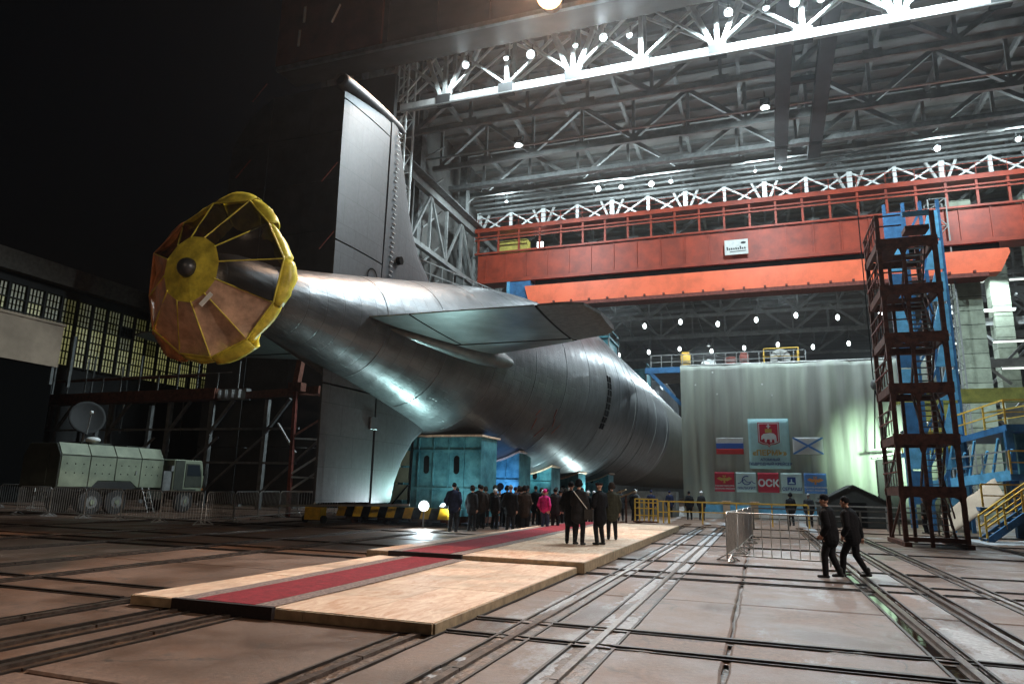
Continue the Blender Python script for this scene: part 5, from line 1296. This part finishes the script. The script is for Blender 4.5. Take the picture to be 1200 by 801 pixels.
for k, nm in enumerate(('barrier in front of the rear wheels of the truck', 'barrier in front of the truck box door', 'barrier in front of the truck ladder', 'barrier in front of the truck cab')):
    mw, _ = along((-32.7+k*2.5, 24.8-k*.16), (-30.25+k*2.5, 24.64-k*.16)); dup(b1, mw, nm)
for k, nm in enumerate(('first barrier beyond the corner, right of the truck cab', 'second barrier beyond the corner before the red column', 'third barrier, with the red column behind it', 'fourth barrier, just left of the lower rudder', 'last barrier reaching under the lower rudder')):
    p0 = Vector((-22.75, 24.4)); dr = Vector((-3.2, 12.4)).normalized() if k < 4 else Vector((.6, 1)).normalized()
    q0 = p0+Vector((-3.2, 12.4)).normalized()*(2.55*min(k, 4))
    mw, _ = along(q0, q0+dr*2.45); dup(b1, mw, nm)
for k, nm in enumerate(('left barrier of two standing behind the truck at the left edge', 'right barrier of two standing behind the truck at the left edge')):
    mw, _ = along((-46.5+k*2.6, 29.5+k*.4), (-44+k*2.6, 29.9+k*.4)); dup(b1, mw, nm)

# ================================================================== RADAR / KITCHEN TRUCK
ang = math.atan2(-(-32.64+33.1), (33.07-28.4))              # heading nearly away from the camera
B = TR(-34.4, 25.2, 0, 0) @ Matrix.Scale(1.09, 4)
t = thing('military_truck', 'olive six-wheeled box truck parked in the dark beside the quay, cab facing away', 'truck', (-34.4, 25.2, 0))
def tb(nm, lo, hi, mt, p=None): return box(nm, lo, hi, mt, p or t, B)
# local: y forward, x right (lit side); rear at y=0
for x in (-.45, .45): tb('chassis_rail', (x-.06, .2, .85), (x+.06, 8.6, 1.05), 'rubber')
bx = prism('box_body', [(-1.2, 1.25), (1.2, 1.25), (1.2, 2.75), (.85, 3.3), (-.85, 3.3), (-1.2, 2.75)], 1, .0, 6.0, 'olived', t, B, bevel=.02)
ys_ = [.04, 1.56, 3.0, 4.5, 5.95]
for k in range(4):
    y0, y1 = ys_[k]+.03, ys_[k+1]-.03
    low = 1.3 if k in (0, 3) else 1.3
    pts = [(y0, 1.32), (y1, 1.32), (y1, 2.72), (y0, 2.72)]
    if k == 1: pts = [(y0, 1.32), (y0+.2, 1.32), (y0+.5, 1.62), (y1, 1.62), (y1, 2.72), (y0, 2.72)]
    if k == 2: pts = [(y0, 1.62), (y1-.5, 1.62), (y1-.1, 1.32), (y1, 1.32), (y1, 2.72), (y0, 2.72)]
    sp_ = prism('side_panel', pts, 0, 1.2, 1.235, 'olive', t, B)
    mesh('roof_panel', [(1.215, y0, 2.77), (1.215, y1, 2.77), (.875, y1, 3.31), (.875, y0, 3.31), (1.235, y0, 2.79), (1.235, y1, 2.79), (.895, y1, 3.33), (.895, y0, 3.33)], [(0, 1, 2, 3), (4, 5, 6, 7), (0, 1, 5, 4), (1, 2, 6, 5), (2, 3, 7, 6), (3, 0, 4, 7)], 'olive', t, base=B)
    for i in range(3):
        for j in range(2):
            ball('bolt', (1.24, y0+.3+i*(y1-y0-.6)/2, 1.95+j*.42), .03, 'olived', sp_, B)
tb('door_handle', (1.235, 4.2, 1.95), (1.28, 4.25, 2.15), 'steel'); tb('rear_door', (-.5, -.04, 1.4), (.5, -.005, 2.9), 'olived'); tb('roof_hatch', (-.5, 1.5, 3.3), (.5, 3.2, 3.45), 'olived'); tb('roof_vent', (-.4, 4.2, 3.3), (.4, 5.4, 3.42), 'olived')
tb('wheel_arch', (.75, 1.3, 1.2), (1.22, 4.2, 1.55), 'rubber')
for k, y in enumerate((1.95, 3.35, 7.75)):
    for s in (-1, 1):
        wx = s*1.02; wl = rod('wheel', (wx-.16, y, .58), (wx+.16, y, .58), .58, 'rubber', t, B, 'disc'); rod('rim', (wx+s*.165, y, .58), (wx+s*.18, y, .58), .3, 'steeld', wl, B, 'disc'); rod('hub', (wx+s*.18, y, .58), (wx+s*.23, y, .58), .12, 'olive', wl, B, 'disc')
cabm = prism('cab', [(6.75, 1.1), (8.95, 1.1), (9.0, 1.9), (8.75, 2.85), (6.75, 2.85)], 0, -1.2, 1.2, 'olive', t, B, bevel=.05)
prism('cab_door', [(7.55, 1.35), (8.8, 1.35), (8.75, 1.95), (8.55, 2.65), (7.55, 2.65)], 0, 1.2, 1.23, 'olived', cabm, B)
tb('rear_cab_panel', (1.2, 6.8, 1.2), (1.225, 7.45, 2.8), 'olived', cabm)
tb('headlight', (.8, 9.151, .68), (1.1, 9.2, .88), 'steel', cabm)
tb('side_marker', (1.201, 8.85, 1.2), (1.24, 8.95, 1.3), 'orange', cabm)
prism('side_window', [(7.65, 1.98), (8.68, 1.98), (8.5, 2.58), (7.65, 2.58)], 0, 1.231, 1.245, 'glass', cabm, B)
tb('windscreen', (-1.05, 8.9, 1.95), (1.05, 8.94, 2.6), 'glass'); tb('front_bumper', (-1.22, 9.0, .6), (1.22, 9.15, .95), 'olived'); tb('mudguard', (.72, 7.1, 1.1), (1.25, 8.4, 1.25), 'olived')
tb('mirror', (1.3, 8.75, 2.0), (1.42, 8.8, 2.45), 'ink'); tb('fuel_tank', (.7, 5.1, .7), (1.2, 6.1, 1.2), 'olived'); tb('spare_crate', (.2, 6.1, 1.15), (1.15, 6.65, 2.2), 'steeld'); tb('air_intake', (.95, 6.55, 2.2), (1.2, 6.72, 2.5), 'steeld')
for s in (-.2, .2): bar('ladder_rail', (1.25, 4.9+s, 1.3), (1.85, 4.9+s, .05), .04, .04, 'steel', t, B)
for k in range(4): bar('ladder_rung', (1.37+k*.12, 4.7, 1.05-k*.25), (1.37+k*.12, 5.1, 1.05-k*.25), .03, .03, 'steel', t, B)
# dish on the roof, tilted
t = thing('satellite_dish', 'round grey dish antenna raised on the roof of the olive truck', 'antenna', (-34.3, 27.3, 3.6))
D = B @ Matrix.Translation((.1, 1.9, 4.6)) @ Matrix.Rotation(math.radians(62), 4, 'Z') @ Matrix.Rotation(math.radians(72), 4, 'X')
vs = [(0, 0, 0)]; fs = []
for i in range(1, 8):
    r = .82*i/7
    for k in range(28): a = 2*math.pi*k/28; vs.append((r*math.cos(a), r*math.sin(a)*1.05, r*r*.3))
fs += [(0, 1+k, 1+(k+1) % 28) for k in range(28)]
for i in range(6):
    for k in range(28): a = 1+i*28; fs.append((a+k, a+28+k, a+28+(k+1) % 28, a+(k+1) % 28))
o = mesh('dish', vs, fs, 'rubber', t, True, base=D); o.modifiers.new('thick', 'SOLIDIFY').thickness = .03
rod('feed_arm', (0, -.9, .25), (0, -.1, .95), .03, 'steel', t, D); ball('feed_horn', (0, -.05, 1.0), .09, 'white', t, D)
rod('mast', (.1, 1.9, 3.35), (.1, 1.9, 4.4), .09, 'steeld', t, B); ball('lamp_dome', (.75, 1.9, 3.55), (.38, .3, .16), 'white', t, B)


# ================================================================== LEFT SIDE: workshop, quay gantry
ws = thing('workshop_building', 'long dark workshop with rows of yellow-lit windows along the left', 'building', (-56, 40, 0))
box('wall', (-62, -5, -.2), (-56.2, 66, 18.0), 'darkwall', ws)
prism('roof_edge', [(-62, 18.02), (-55.4, 18.02), (-55.4, 19.7), (-62, 20.2)], 1, -5, 66, 'roofdark', ws)
rnd = random.Random(4)
y = 33.2; k = 0
while y < 64:
    for j, (z0, z1) in enumerate(((11.4, 12.5), (12.6, 13.7), (13.8, 14.9), (15.0, 15.9), (16.0, 17.1))):
        lit = rnd.random()
        mt = ('winlit2' if lit > .04 else 'winlit') if j < 2 else ('winlit2' if lit > .25 else 'winlit') if j == 2 else ('winlit' if lit > .08 else 'glass') if y > 38 else ('winlit2' if lit > .3 else 'winlit')
        f = box('window', (-56.16, y, z0), (-56.1, y+1.25, z1), mt, ws)
        mb = Many()
        for q in range(5): mb.box((-56.09, y+.0+q*.3, z0), (-56.03, y+.1+q*.3, z1))
        mb.box((-56.08, y, (z0+z1)/2-.03), (-56.02, y+1.25, (z0+z1)/2+.03))
        m_ = mb.build('glazing_bars', 'gap', f)
    bar('window_post', (-56.0, y+1.36, 11.2), (-56.0, y+1.36, 17.3), .2, .16, 'darkwall', ws)
    y += 1.5; k += 1
for z in (11.3, 12.55, 13.75, 14.95, 15.95, 17.25): bar('window_rail', (-56.0, 32.8, z), (-56.0, 64.6, z), .12, .12, 'darkwall', ws)
for y in (33.5, 37, 40.5, 44, 47.5, 51, 54.5): bar('outer_post', (-55.3, y, 6), (-55.3, y, 12.5), .12, .12, 'steeld', ws)
t = thing('low_shed', 'tan rendered shed wall in front of the lit workshop at the far left', 'building', (-52, 33, 0))
box('wall', (-53.5, 20, 10.4), (-52, 38.2, 13.7), 'tanwall', t); box('parapet', (-53.6, 20, 13.7), (-51.9, 38.3, 13.9), 'tanwall', t); box('base_wall', (-53.4, 20, 0), (-52.2, 38.1, 10.4), 'gap', t)
for y in (37.9, 39.4): bar('pipe', (-52.2, y, 9), (-52.2, y, 13.2), .22, .22, 'steeld', t)
gt = thing('quay_gantry', 'long rusty gantry deck on braced legs behind the truck', 'gantry', (-45, 40, 0))
bar('deck_beam', (-62, 40, 8.0), (-37.2, 40, 8.15), 1.2, .8, 'rust', gt)
bar('deck_beam_upper', (-62, 41.5, 9.9), (-30, 41.5, 9.9), .2, .2, 'rust', gt)
box('frame_end', (-37.1, 39.7, 7.7), (-34.6, 40.2, 8.5), 'steeld', gt)
for k in range(4): bar('frame_slot', (-36.9+k*.6, 39.6, 7.8), (-36.9+k*.6, 39.6, 8.4), .08, .3, 'steel', gt)
bar('link_beam', (-34.6, 39.9, 8.0), (-25.6, 36, 7.6), .4, .5, 'rust', gt)
for x in (-60, -54, -48, -42, -38, -33):
    bar('leg', (x, 40.2, 0), (x, 40.2, 7.7), .3, .3, 'steeld', gt); bar('leg', (x, 44, 0), (x, 44, 8), .3, .3, 'steeld', gt)
    bar('knee_brace', (x, 40.1, 5.2), (x+2, 40.1, 7.7), .2, .2, 'steeld', gt); bar('cross_brace', (x, 40.0, 1), (x+5, 40.0, 5), .14, .14, 'steeld', gt)
bar('girt', (-60, 40.0, 3.2), (-30, 40.0, 3.2), .15, .15, 'steeld', gt); bar('girt', (-60, 40.0, 5.6), (-30, 40.0, 5.6), .15, .15, 'steeld', gt)
for k in range(14): bar('rail_post', (-60+k*1.9, 39.6, 8.5), (-60+k*1.9, 39.6, 9.7+(k % 3)*.8), .07, .07, 'steeld', gt)
bar('handrail', (-61, 39.6, 9.6), (-36, 39.6, 9.7), .06, .06, 'steeld', gt)
pm = thing('propping_mast', 'slender reddish braced column standing left of the lower rudder', 'column', (-25.3, 33.4, 0))
bar('column_shaft', (-25.3, 33.4, 0), (-25.5, 33.4, 7.2), .2, .2, 'rustred', pm); bar('column_cap', (-25.9, 33.4, 7.4), (-25.0, 33.4, 7.4), .5, .5, 'rust', pm); bar('column_head', (-25.5, 33.4, 7.6), (-25.3, 33.6, 10.5), .35, .35, 'rust', pm)
bar('rear_shaft', (-22.6, 35.8, 0), (-22.6, 35.8, 7.2), .2, .2, 'rust', pm)
for z in (1.4, 2.2, 4.4, 7.0): bar('tie', (-25.3, 33.4, z), (-22.6, 35.8, z), .1, .1, 'steel' if z < 5 else 'rust', pm)
for z in (1.5, 2.4, 4.6): bar('brace', (-25.3, 33.4, z), (-23.2, 35.2, z+2), .1, .12, 'steel' if z < 4 else 'rust', pm)
bar('brace', (-27.5, 34.6, 5.4), (-25.6, 34.0, 3.6), .1, .1, 'steel', pm)

# ================================================================== STAIR TOWER
tw = thing('stair_tower', 'tall rusty freestanding stair tower with landings in front of the curtain', 'tower', (6.3, 32.7, 0))
xa, xb, ya, yb_ = 5.3, 7.38, 31.25, 34.4
TOP = 12.6
for (x, y) in ((xa, ya), (xb, ya), (xa, yb_), (xb, yb_), (6.2, ya), (6.2, yb_)): bar('post', (x, y, 0), (x, y, TOP+(1.1 if x != 6.2 else 0)), .17 if x != 6.2 else .13, .17 if x != 6.2 else .13, 'rust', tw)
for x in (xa, xb): bar('sill', (x, ya-.4, .08), (x, yb_+.4, .08), .25, .18, 'rust', tw)
bar('sill', (xa, ya, .28), (xb, ya, .28), .2, .16, 'rust', tw)
lv = [2.1, 4.15, 6.2, 8.3, 10.35, 12.4]
for i, z in enumerate(lv):
    bar('edge_beam', (xa-.12, ya, z), (xb+.12, ya, z), .16, .42, 'rust', tw); bar('edge_beam', (xa-.12, yb_, z), (xb+.12, yb_, z), .16, .3, 'rust', tw)
    for x in (xa, xb): bar('side_beam', (x, ya, z), (x, yb_, z), .14, .34, 'rust', tw)
    box('landing_deck', (xa, ya+.1, z+.17), (6.25, yb_-.1, z+.21), 'rust', tw); box('landing_deck', (6.26, yb_-.9, z+.17), (xb, yb_-.1, z+.21), 'rust', tw); box('landing_deck', (6.26, ya+.1, z+.17), (xb, ya+.75, z+.21), 'rust', tw)
    # curved knee plates under the beam
    for (x, s) in ((xa, 1), (6.2, -1), (6.2, 1), (xb, -1)):
        prism('knee_plate', [(x, z-.2), (x+s*.32, z-.2), (x+s*.14, z-.28), (x+s*.085, z-.52), (x, z-.52)], 1, ya-.03, ya+.03, 'rust', tw)
    for h in (.55, 1.0):
        bar('handrail', (xa-.1, ya, z+.2+h), (xa-.1, yb_, z+.2+h), .06, .05, 'rustred' if h < .9 else 'rust', tw)
        if i in (3, 4, 5): bar('handrail', (xa, ya-.1, z+.2+h), (6.2, ya-.1, z+.2+h), .06, .05, 'rust', tw)
    for k in range(5): bar('baluster', (xa-.1, ya+.3+k*.62, z+.2), (xa-.1, ya+.3+k*.62, z+1.2), .04, .04, 'steel' if i in (0, 1) else 'rust', tw)
    z0 = (lv[i-1] if i else 0)+.2; f = i % 2
    y0, y1 = (ya+.75, yb_-.9) if f == 0 else (yb_-.9, ya+.75)
    fl = bar('stair_stringer', (6.42, y0, z0), (6.42, y1, z+.1), .05, .22, 'rust', tw); bar('stair_stringer', (7.18, y0, z0), (7.18, y1, z+.1), .05, .22, 'rust', tw)
    for k in range(8):
        q = (k+.5)/8; yy = y0+(y1-y0)*q; zz = z0+(z+.1-z0)*q; bar('tread', (6.45, yy, zz), (7.15, yy, zz), .2, .03, 'steeld', fl)
    bar('stair_rail', (7.2, y0, z0+.9), (7.2, y1, z+1.0), .05, .05, 'rust', tw)
    bar('diagonal_brace', (xa, ya, z-.2), (xa, yb_, z-1.9), .08, .08, 'rust', tw)
bar('diagonal_brace', (xa-.05, yb_, 12.6), (xa-.05, ya, 13.7), .09, .07, 'rustred', tw)
box('top_gear', (6.4, ya+.2, 13.0), (7.3, ya+1.0, 13.2), 'rust', tw); box('top_lamp_box', (6.3, ya-.05, 13.55), (7.3, ya+.1, 13.75), 'lightblue', tw)

# ================================================================== BLUE DOCK STRUCTURE AT THE RIGHT
dk = thing('dock_platform', 'blue multi-level dock platform with yellow handrails at the right edge', 'platform', (14, 46, 0))
def rail_run(a, b, n, h, mt, parent, mids=(.5,)):
    a, b = Vector(a), Vector(b); 
    bar('handrail', a+Vector((0, 0, h)), b+Vector((0, 0, h)), .08, .08, mt, parent)
    for m_ in mids: bar('midrail', a+Vector((0, 0, h*m_)), b+Vector((0, 0, h*m_)), .06, .06, mt, parent)
    for k in range(n+1): p = a.lerp(b, k/n); bar('rail_post', p, p+Vector((0, 0, h)), .08, .08, mt, parent)
box('deck_upper', (12.2, 42, 5.35), (22, 52, 5.7), 'blue', dk)
mesh('ramp_upper', [(8.9, 51, 4.4), (12.2, 42, 5.35), (12.2, 52, 5.35), (8.9, 52, 4.4), (8.9, 51, 4.7), (12.2, 42, 5.7), (12.2, 52, 5.7), (8.9, 52, 4.7)], [(0, 1, 2, 3), (4, 5, 6, 7), (0, 1, 5, 4), (1, 2, 6, 5), (2, 3, 7, 6), (3, 0, 4, 7)], 'blue', dk)
rail_run((8.9, 51, 4.7), (12.2, 42, 5.7), 6, 1.25, 'yellowp', dk); rail_run((12.2, 42, 5.7), (20, 42, 5.7), 6, 1.25, 'yellowp', dk)
rail_run((12.6, 47, 5.7), (20, 44, 7.0), 4, 1.1, 'yellowp', dk)
bar('yellow_beam', (9, 52.5, 8.5), (24, 52.5, 8.6), .7, .9, 'ochre', dk); box('yellow_panel', (9.4, 52.2, 4.8), (12.4, 52.4, 8.1), 'ochre', dk)
for (x, y) in ((12.3, 42.2), (12.3, 51), (17, 42.2), (9.2, 51), (20, 42.4)): bar('post', (x, y, 0), (x, y, 5.4), .35, .35, 'blue', dk)
box('teal_cabinet', (12.9, 43.2, 3.2), (14.6, 45.5, 5.3), 'teal', dk); box('machine_body', (15, 43, 3.3), (18, 46, 5.2), 'steeld', dk)
box('deck_lower', (12, 41.5, 2.85), (22, 46, 3.15), 'blue', dk); bar('sloped_girder', (9.2, 49.5, 2.5), (12.2, 41.6, 3.1), .35, .5, 'lightblue', dk)
rail_run((12, 41.4, 3.15), (19, 41.4, 3.15), 5, 1.15, 'yellowp', dk); rail_run((9.5, 48.8, 2.9), (12, 41.8, 3.2), 4, 1.1, 'steel', dk)
for k in range(9):
    x = 9.3+.33*k; y = 49-.8*k; bar('lattice', (x, y, 2.6), (x+.33, y-.8, 5.0 if k % 2 else 4.4), .1, .1, 'lightblue', dk)
rail_run((10.4, 40.6, 1.5), (15.5, 40.8, 1.5), 5, 1.1, 'yellowp', dk); box('mid_deck', (10.3, 40.7, 1.3), (16, 42, 1.48), 'blue', dk)
st_ = thing('dock_stair', 'blue steel stair with yellow handrails climbing to the dock platform', 'stairs', (10.4, 37.5, 0))
a, b = Vector((9.4, 36.6, 0.02)), Vector((13.6, 38.2, 2.9))
for o_ in (0, 1.0):
    d = Vector((0, o_, 0)); bar('stringer', a+d, b+d, .08, .3, 'blue', st_)
    bar('handrail', a+d+Vector((0, 0, 1.1)), b+d+Vector((0, 0, 1.1)), .07, .07, 'yellowp', st_); bar('midrail', a+d+Vector((0, 0, .6)), b+d+Vector((0, 0, .6)), .06, .06, 'yellowp', st_)
    for k in range(6): p = (a+d).lerp(b+d, k/5); bar('rail_post', p, p+Vector((0, 0, 1.1)), .07, .07, 'yellowp', st_)
for k in range(12): p = a.lerp(b, (k+.5)/12); bar('tread', p, p+Vector((0, 1, 0)), .03, .26, 'steel', st_, up=(1, 0, 0))
t = thing('tarpaulin', 'pale beige tarpaulin draped over a chute beside the blue stair', 'tarpaulin', (10, 42, 1))
vs = []; fs = []
for i in range(14):
    for k in range(8):
        u, v = i/13, k/7; x = 8.9+2.6*u; y = 42.3-1.3*v; z = 1.0+1.9*u*(1-.2*v)-1.0*v*(1-u*.5)+.15*noise.noise((x*2, y*2, 1)); vs.append((x, y, z))
for i in range(13):
    for k in range(7): a_ = i*8+k; fs.append((a_, a_+1, a_+9, a_+8))
o = mesh('sheet', vs, fs, 'tanwall', t, True); o.modifiers.new('thick', 'SOLIDIFY').thickness = .03
for (x, y, z, nm) in ((10.4, 49.0, 6.3, 'bright floodlight on the dock platform behind the stair tower, right of its twin'), (9.1, 50.5, 5.9, 'bright floodlight behind the stair tower nearest the curtain doorway')):
    t = flood((x, y, z), nm, None, r=.25, to=(-.8, .4, -.2)); 
spot_light(t, (9.0, 52.2, 5.6), (8.8, 58, 5.0), 5500, 80, (.68, 1, .74), .3, 1)
bar('bracket', (9.1, 50.9, 4.7), (9.1, 50.9, 6.4), .1, .1, 'steeld', t)
# blue tall panels behind the stair tower
t = thing('blue_mast', 'tall blue plated crane mast seen through the stair tower', 'mast', (9.6, 46, 0))
for k in range(9):
    z = 1.5+k*2.0; box('blue_plate', (8.3, 46, z), (9.3, 46.15, z+1.9), 'lightblue' if k % 2 else 'blue', t); prism('gusset_plate', [(10.2, z), (11.2, z), (11.2, z+1.8), (10.7, z+1.8)], 1, 46, 46.12, 'lightblue', t)
    bar('mast_brace', (9.3, 46.1, z), (10.3, 46.1, z+1.9), .14, .14, 'blue', t)
for x in (8.3, 9.35, 10.3, 11.25): bar('mast_leg', (x, 46.1, 0), (x, 46.1, 20), .18, .18, 'blue', t)

# ================================================================== TENT, GATE, PODIUM
t = thing('tent', 'small black gabled tent in front of the curtain doorway', 'tent', (5.4, 48.5, 0))
x0, x1, xm, y0, y1 = 3.5, 7.3, 5.35, 46.8, 50.2
mesh('canopy', [(x0-.12, y0, 1.5), (x0-.12, y1, 1.5), (xm, y1, 2.55), (xm, y0, 2.55), (x1+.12, y0, 1.5), (x1+.12, y1, 1.5), (x0-.12, y0, 1.42), (x0-.12, y1, 1.42), (xm, y1, 2.47), (xm, y0, 2.47), (x1+.12, y0, 1.42), (x1+.12, y1, 1.42)],
     [(0, 1, 2, 3), (3, 2, 5, 4), (6, 7, 8, 9), (9, 8, 11, 10), (0, 3, 9, 6), (3, 4, 10, 9), (1, 2, 8, 7), (2, 5, 11, 8), (0, 1, 7, 6), (4, 5, 11, 10)], 'tent', t)
prism('front_wall', [(x0, .05), (x0, 1.45), (xm, 2.44), (x1, 1.45), (x1, .05)], 1, y0+.06, y0+.1, 'tent', t); prism('rear_wall', [(x0, .05), (x0, 1.45), (xm, 2.44), (x1, 1.45), (x1, .05)], 1, y1-.1, y1-.06, 'tent', t)
for x in (x0, x1): box('side_wall', (x-.02, y0+.1, .05), (x+.02, y1-.1, 1.44), 'tent', t)
for x in (x0, x1):
    for y in (y0, y1): bar('pole', (x, y, 0), (x, y, 1.5), .06, .06, 'steeld', t)
box('door_flap', (4.7, y0+.02, .08), (6.0, y0+.055, 1.5), 'gap', t)
fe = thing('yellow_railing', 'long yellow pipe railing across the hall mouth before the curtain', 'railing', (0, 44, 0))
fe2 = thing('gate', 'square-meshed yellow gate at the end of the upper platform', 'gate', (-6.7, 44, 0))
def seg(x0, x1, par, n, mt='yellowp', H=1.3, y=44.0, mids=(.55,)): rail_run((x0, y, 0), (x1, y, 0), n, H, mt, par, mids)
seg(-5.3, 2.6, fe, 4); seg(2.62, 8.6, fe, 3, 'steel')
seg(-7.4, -6.0, fe2, 5, H=1.4, mids=(.3, .6, .85)); seg(-5.98, -5.35, fe2, 2, H=1.3, mids=(.5,))
box('base', (-7.5, 43.8, 0), (-6.0, 44.2, .08), 'rust', fe2)
t = thing('railing', 'second low railing of weathered pipe between end-on barriers and tent', 'railing', (1, 41.2, 0))
rail_run((-.4, 41.2, 0), (8.5, 41.2, 0), 5, 1.1, 'steeld', t)
pd = thing('podium', 'low podium with blue fascia and pale front at the foot of the curtain', 'podium', (-1, 56, 0))
box('deck', (-5.6, 55.4, 0), (5.2, 57.6, .42), 'sign', pd); box('blue_fascia', (-4.0, 55.3, .43), (4.0, 55.38, 1.0), 'lightblue', pd); box('pale_front', (-5.5, 55.25, .02), (5.1, 55.385, .4), 'sign', pd)
for x in (-2.4, -.4): 
    b = thing('lectern', 'small wooden stand on the podium, %s of two' % ('left' if x < -1 else 'right'), 'stand', (x, 55.0, 0)); box('stand_body', (x-.25, 55.0, .02), (x+.25, 55.2, 1.25), 'tanwall', b); box('stand_top', (x-.32, 54.9, 1.25), (x+.32, 55.25, 1.32), 'wood', b)
t = thing('grey_box', 'squat grey shipping box left of the podium beneath the hull', 'box', (-7.6, 56, 0)); box('box_body', (-9.2, 55, 0), (-6.1, 57, 1.9), 'steeld', t)
for k in range(5): bar('box_rib', (-9.1+k*.72, 54.96, .05), (-9.1+k*.72, 54.96, 1.85), .08, .06, 'steeld', t)
# coloured gear beneath the hull behind the crowd
for i, (x, y, w_, h_, mt, nm, lab) in enumerate(((-11.6, 44, 1.6, 1.5, 'lightblue', 'equipment_rack', 'bright blue equipment rack behind the crowd under the hull'), (-12.6, 43, 1.6, .7, 'rustred', 'equipment_skid', 'red equipment skid on the floor behind the crowd'), (-9.6, 44.5, 1.3, .8, 'rustred', 'equipment_crate', 'red crate behind the worker with the white hard hat'))):
    t = thing(nm, lab, 'equipment', (x, y, 0)); box('base', (x-w_/2, y, .02), (x+w_/2, y+1, .18), 'rust', t)
    for sx in (-1, 1): bar('frame_post', (x+sx*w_/2, y, .18), (x+sx*w_/2, y, h_), .08, .08, mt, t)
    for q in range(3): bar('frame_rail', (x-w_/2, y, .25+q*(h_-.25)/2), (x+w_/2, y, .25+q*(h_-.25)/2), .08, .1, mt, t)
    box('panel', (x-w_/2+.1, y+.3, .18), (x+w_/2-.1, y+.6, h_*.8), mt, t)
# planks stacked under the far hull
t = thing('loose_planks', 'loose pale planks leaning on trestles beneath the hull edge', 'planks', (-8.4, 42.2, 1)); bar('plank', (-9.6, 42.4, 1.25), (-7.6, 42, 1.95), .3, .06, 'woodedge', t); bar('plank', (-9.2, 42.1, 1.05), (-7.0, 41.8, 1.85), .3, .06, 'woodedge', t); bar('trestle', (-8.4, 42.2, 0), (-8.4, 42.2, 1.4), .1, .1, 'rust', t); bar('trestle', (-7.6, 42.0, 0), (-7.6, 42.0, 1.6), .1, .1, 'rust', t)

# ================================================================== WORK LIGHTS UNDER THE HULL
t = thing('ground_floodlight', 'dazzling work floodlight on a stand in front of the first cradle', 'floodlight', (-14.75, 29.4, 0))
d = Vector((.45, -.89, -.02)).normalized(); L = Vector((-14.7, 29.3, .98))
rod('stand', (-14.75, 29.4, 0), (-14.75, 29.4, .93), .04, 'steeld', t); bar('head', L-d*.02, L-d*.2, .5, .34, 'darkwall', t); reflector(L+d*.12, d, .24, 'lampw', t)
spot_light(t, L+d*.45, L+d*10+Vector((0, 0, -1)), 900, 150, COOL, .15, 1)
t = thing('underhull_lamp', 'work lamp on the trolley throwing cyan light up on the stern plating', 'floodlight', (-14.6, 31.2, .85))
box('lamp_base', (-14.8, 31.0, .82), (-14.4, 31.4, .92), 'darkwall', t); rod('lens', (-14.6, 31.2, .93), (-14.65, 31.15, 1.0), .12, 'lampw', t, kind='disc')
spot_light(t, (-14.7, 31.1, 1.1), (-15.4, 28.0, 4.8), 2000, 105, (.6, 1, .97), .12, .8)
t = thing('cradle_lamp', 'blue-white work lamp between the first and second cradle', 'floodlight', (-13.4, 36.6, 0))
box('lamp_base', (-13.6, 36.4, 0), (-13.2, 36.8, .5), 'darkwall', t); rod('lens', (-13.4, 36.6, .51), (-13.38, 36.6, .6), .13, 'lampw', t, kind='disc'); spot_light(t, (-13.4, 36.7, .9), (-15, 38.6, 2.4), 700, 110, (.3, .5, 1), .1, .8)
t = thing('cradle_lamp', 'white work lamp right of the second cradle shining up on the hull', 'floodlight', (-13.0, 42.4, 0))
box('lamp_base', (-13.2, 42.2, 0), (-12.8, 42.6, .5), 'darkwall', t); rod('lens', (-13, 42.4, .51), (-12.98, 42.4, .6), .13, 'lampw', t, kind='disc'); spot_light(t, (-13, 42.4, .9), (-14.2, 43, 3.6), 1000, 120, (.7, 1, 1), .1, .8)
t = thing('cradle_lamp', 'work lamp beside the fourth cradle glinting behind the crowd', 'floodlight', (-12.6, 55.5, 0))
box('lamp_base', (-12.8, 55.3, 0), (-12.4, 55.7, .5), 'darkwall', t); rod('lens', (-12.6, 55.5, .51), (-12.58, 55.5, .6), .13, 'lampw', t, kind='disc'); spot_light(t, (-12.6, 55.3, 1.0), (-14, 54, 3.4), 1000, 140, (.75, 1, 1), .1, .8)
t = thing('apron_lamp', 'work lamp on a low tripod lighting the first cradle, with added stabilizer uplight', 'floodlight', (-11.6, 29.0, 0))
rod('stand', (-13.3, 29.6, 0), (-13.3, 29.6, .6), .04, 'steeld', t); rod('head', (-13.3, 29.5, .7), (-13.4, 29.7, .7), .12, 'darkwall', t, kind='disc'); spot_light(t, (-13.2, 29.4, .95), (-10.2, 26.2, 8.3), 1500, 26, (.6, .95, 1), .1, .5, name='added_uplight'); spot_light(t, (-13.45, 29.8, .75), (-15.5, 32, 2.4), 260, 130, (.85, 1, 1), .12, .9)  # first spot is added to brighten the stabilizer underside
bpy.data.scenes.remove(_ws)
# ================================================================== THIN HAZE ADDED FOR GLOW ROUND THE LAMPS AND LIFTED SHADOWS
bm = bmesh.new(); bmesh.ops.create_cube(bm, size=1); me = bpy.data.meshes.new('added_haze'); bm.to_mesh(me); bm.free()
hm = bpy.data.materials.new('added_haze_air'); hm.use_nodes = True; n = hm.node_tree; n.nodes.remove(n.nodes['Principled BSDF'])
v = n.nodes.new('ShaderNodeVolumePrincipled'); v.inputs['Density'].default_value = .00022; v.inputs['Color'].default_value = (.85, .87, .9, 1); v.inputs['Anisotropy'].default_value = .7
n.links.new(v.outputs[0], n.nodes['Material Output'].inputs['Volume']); me.materials.append(hm)
o = link(bpy.data.objects.new('added_haze', me), None, Matrix.Translation((0, 720, 24)) @ Matrix.Diagonal((820, 1590, 52, 1))); o['kind'] = 'stuff'
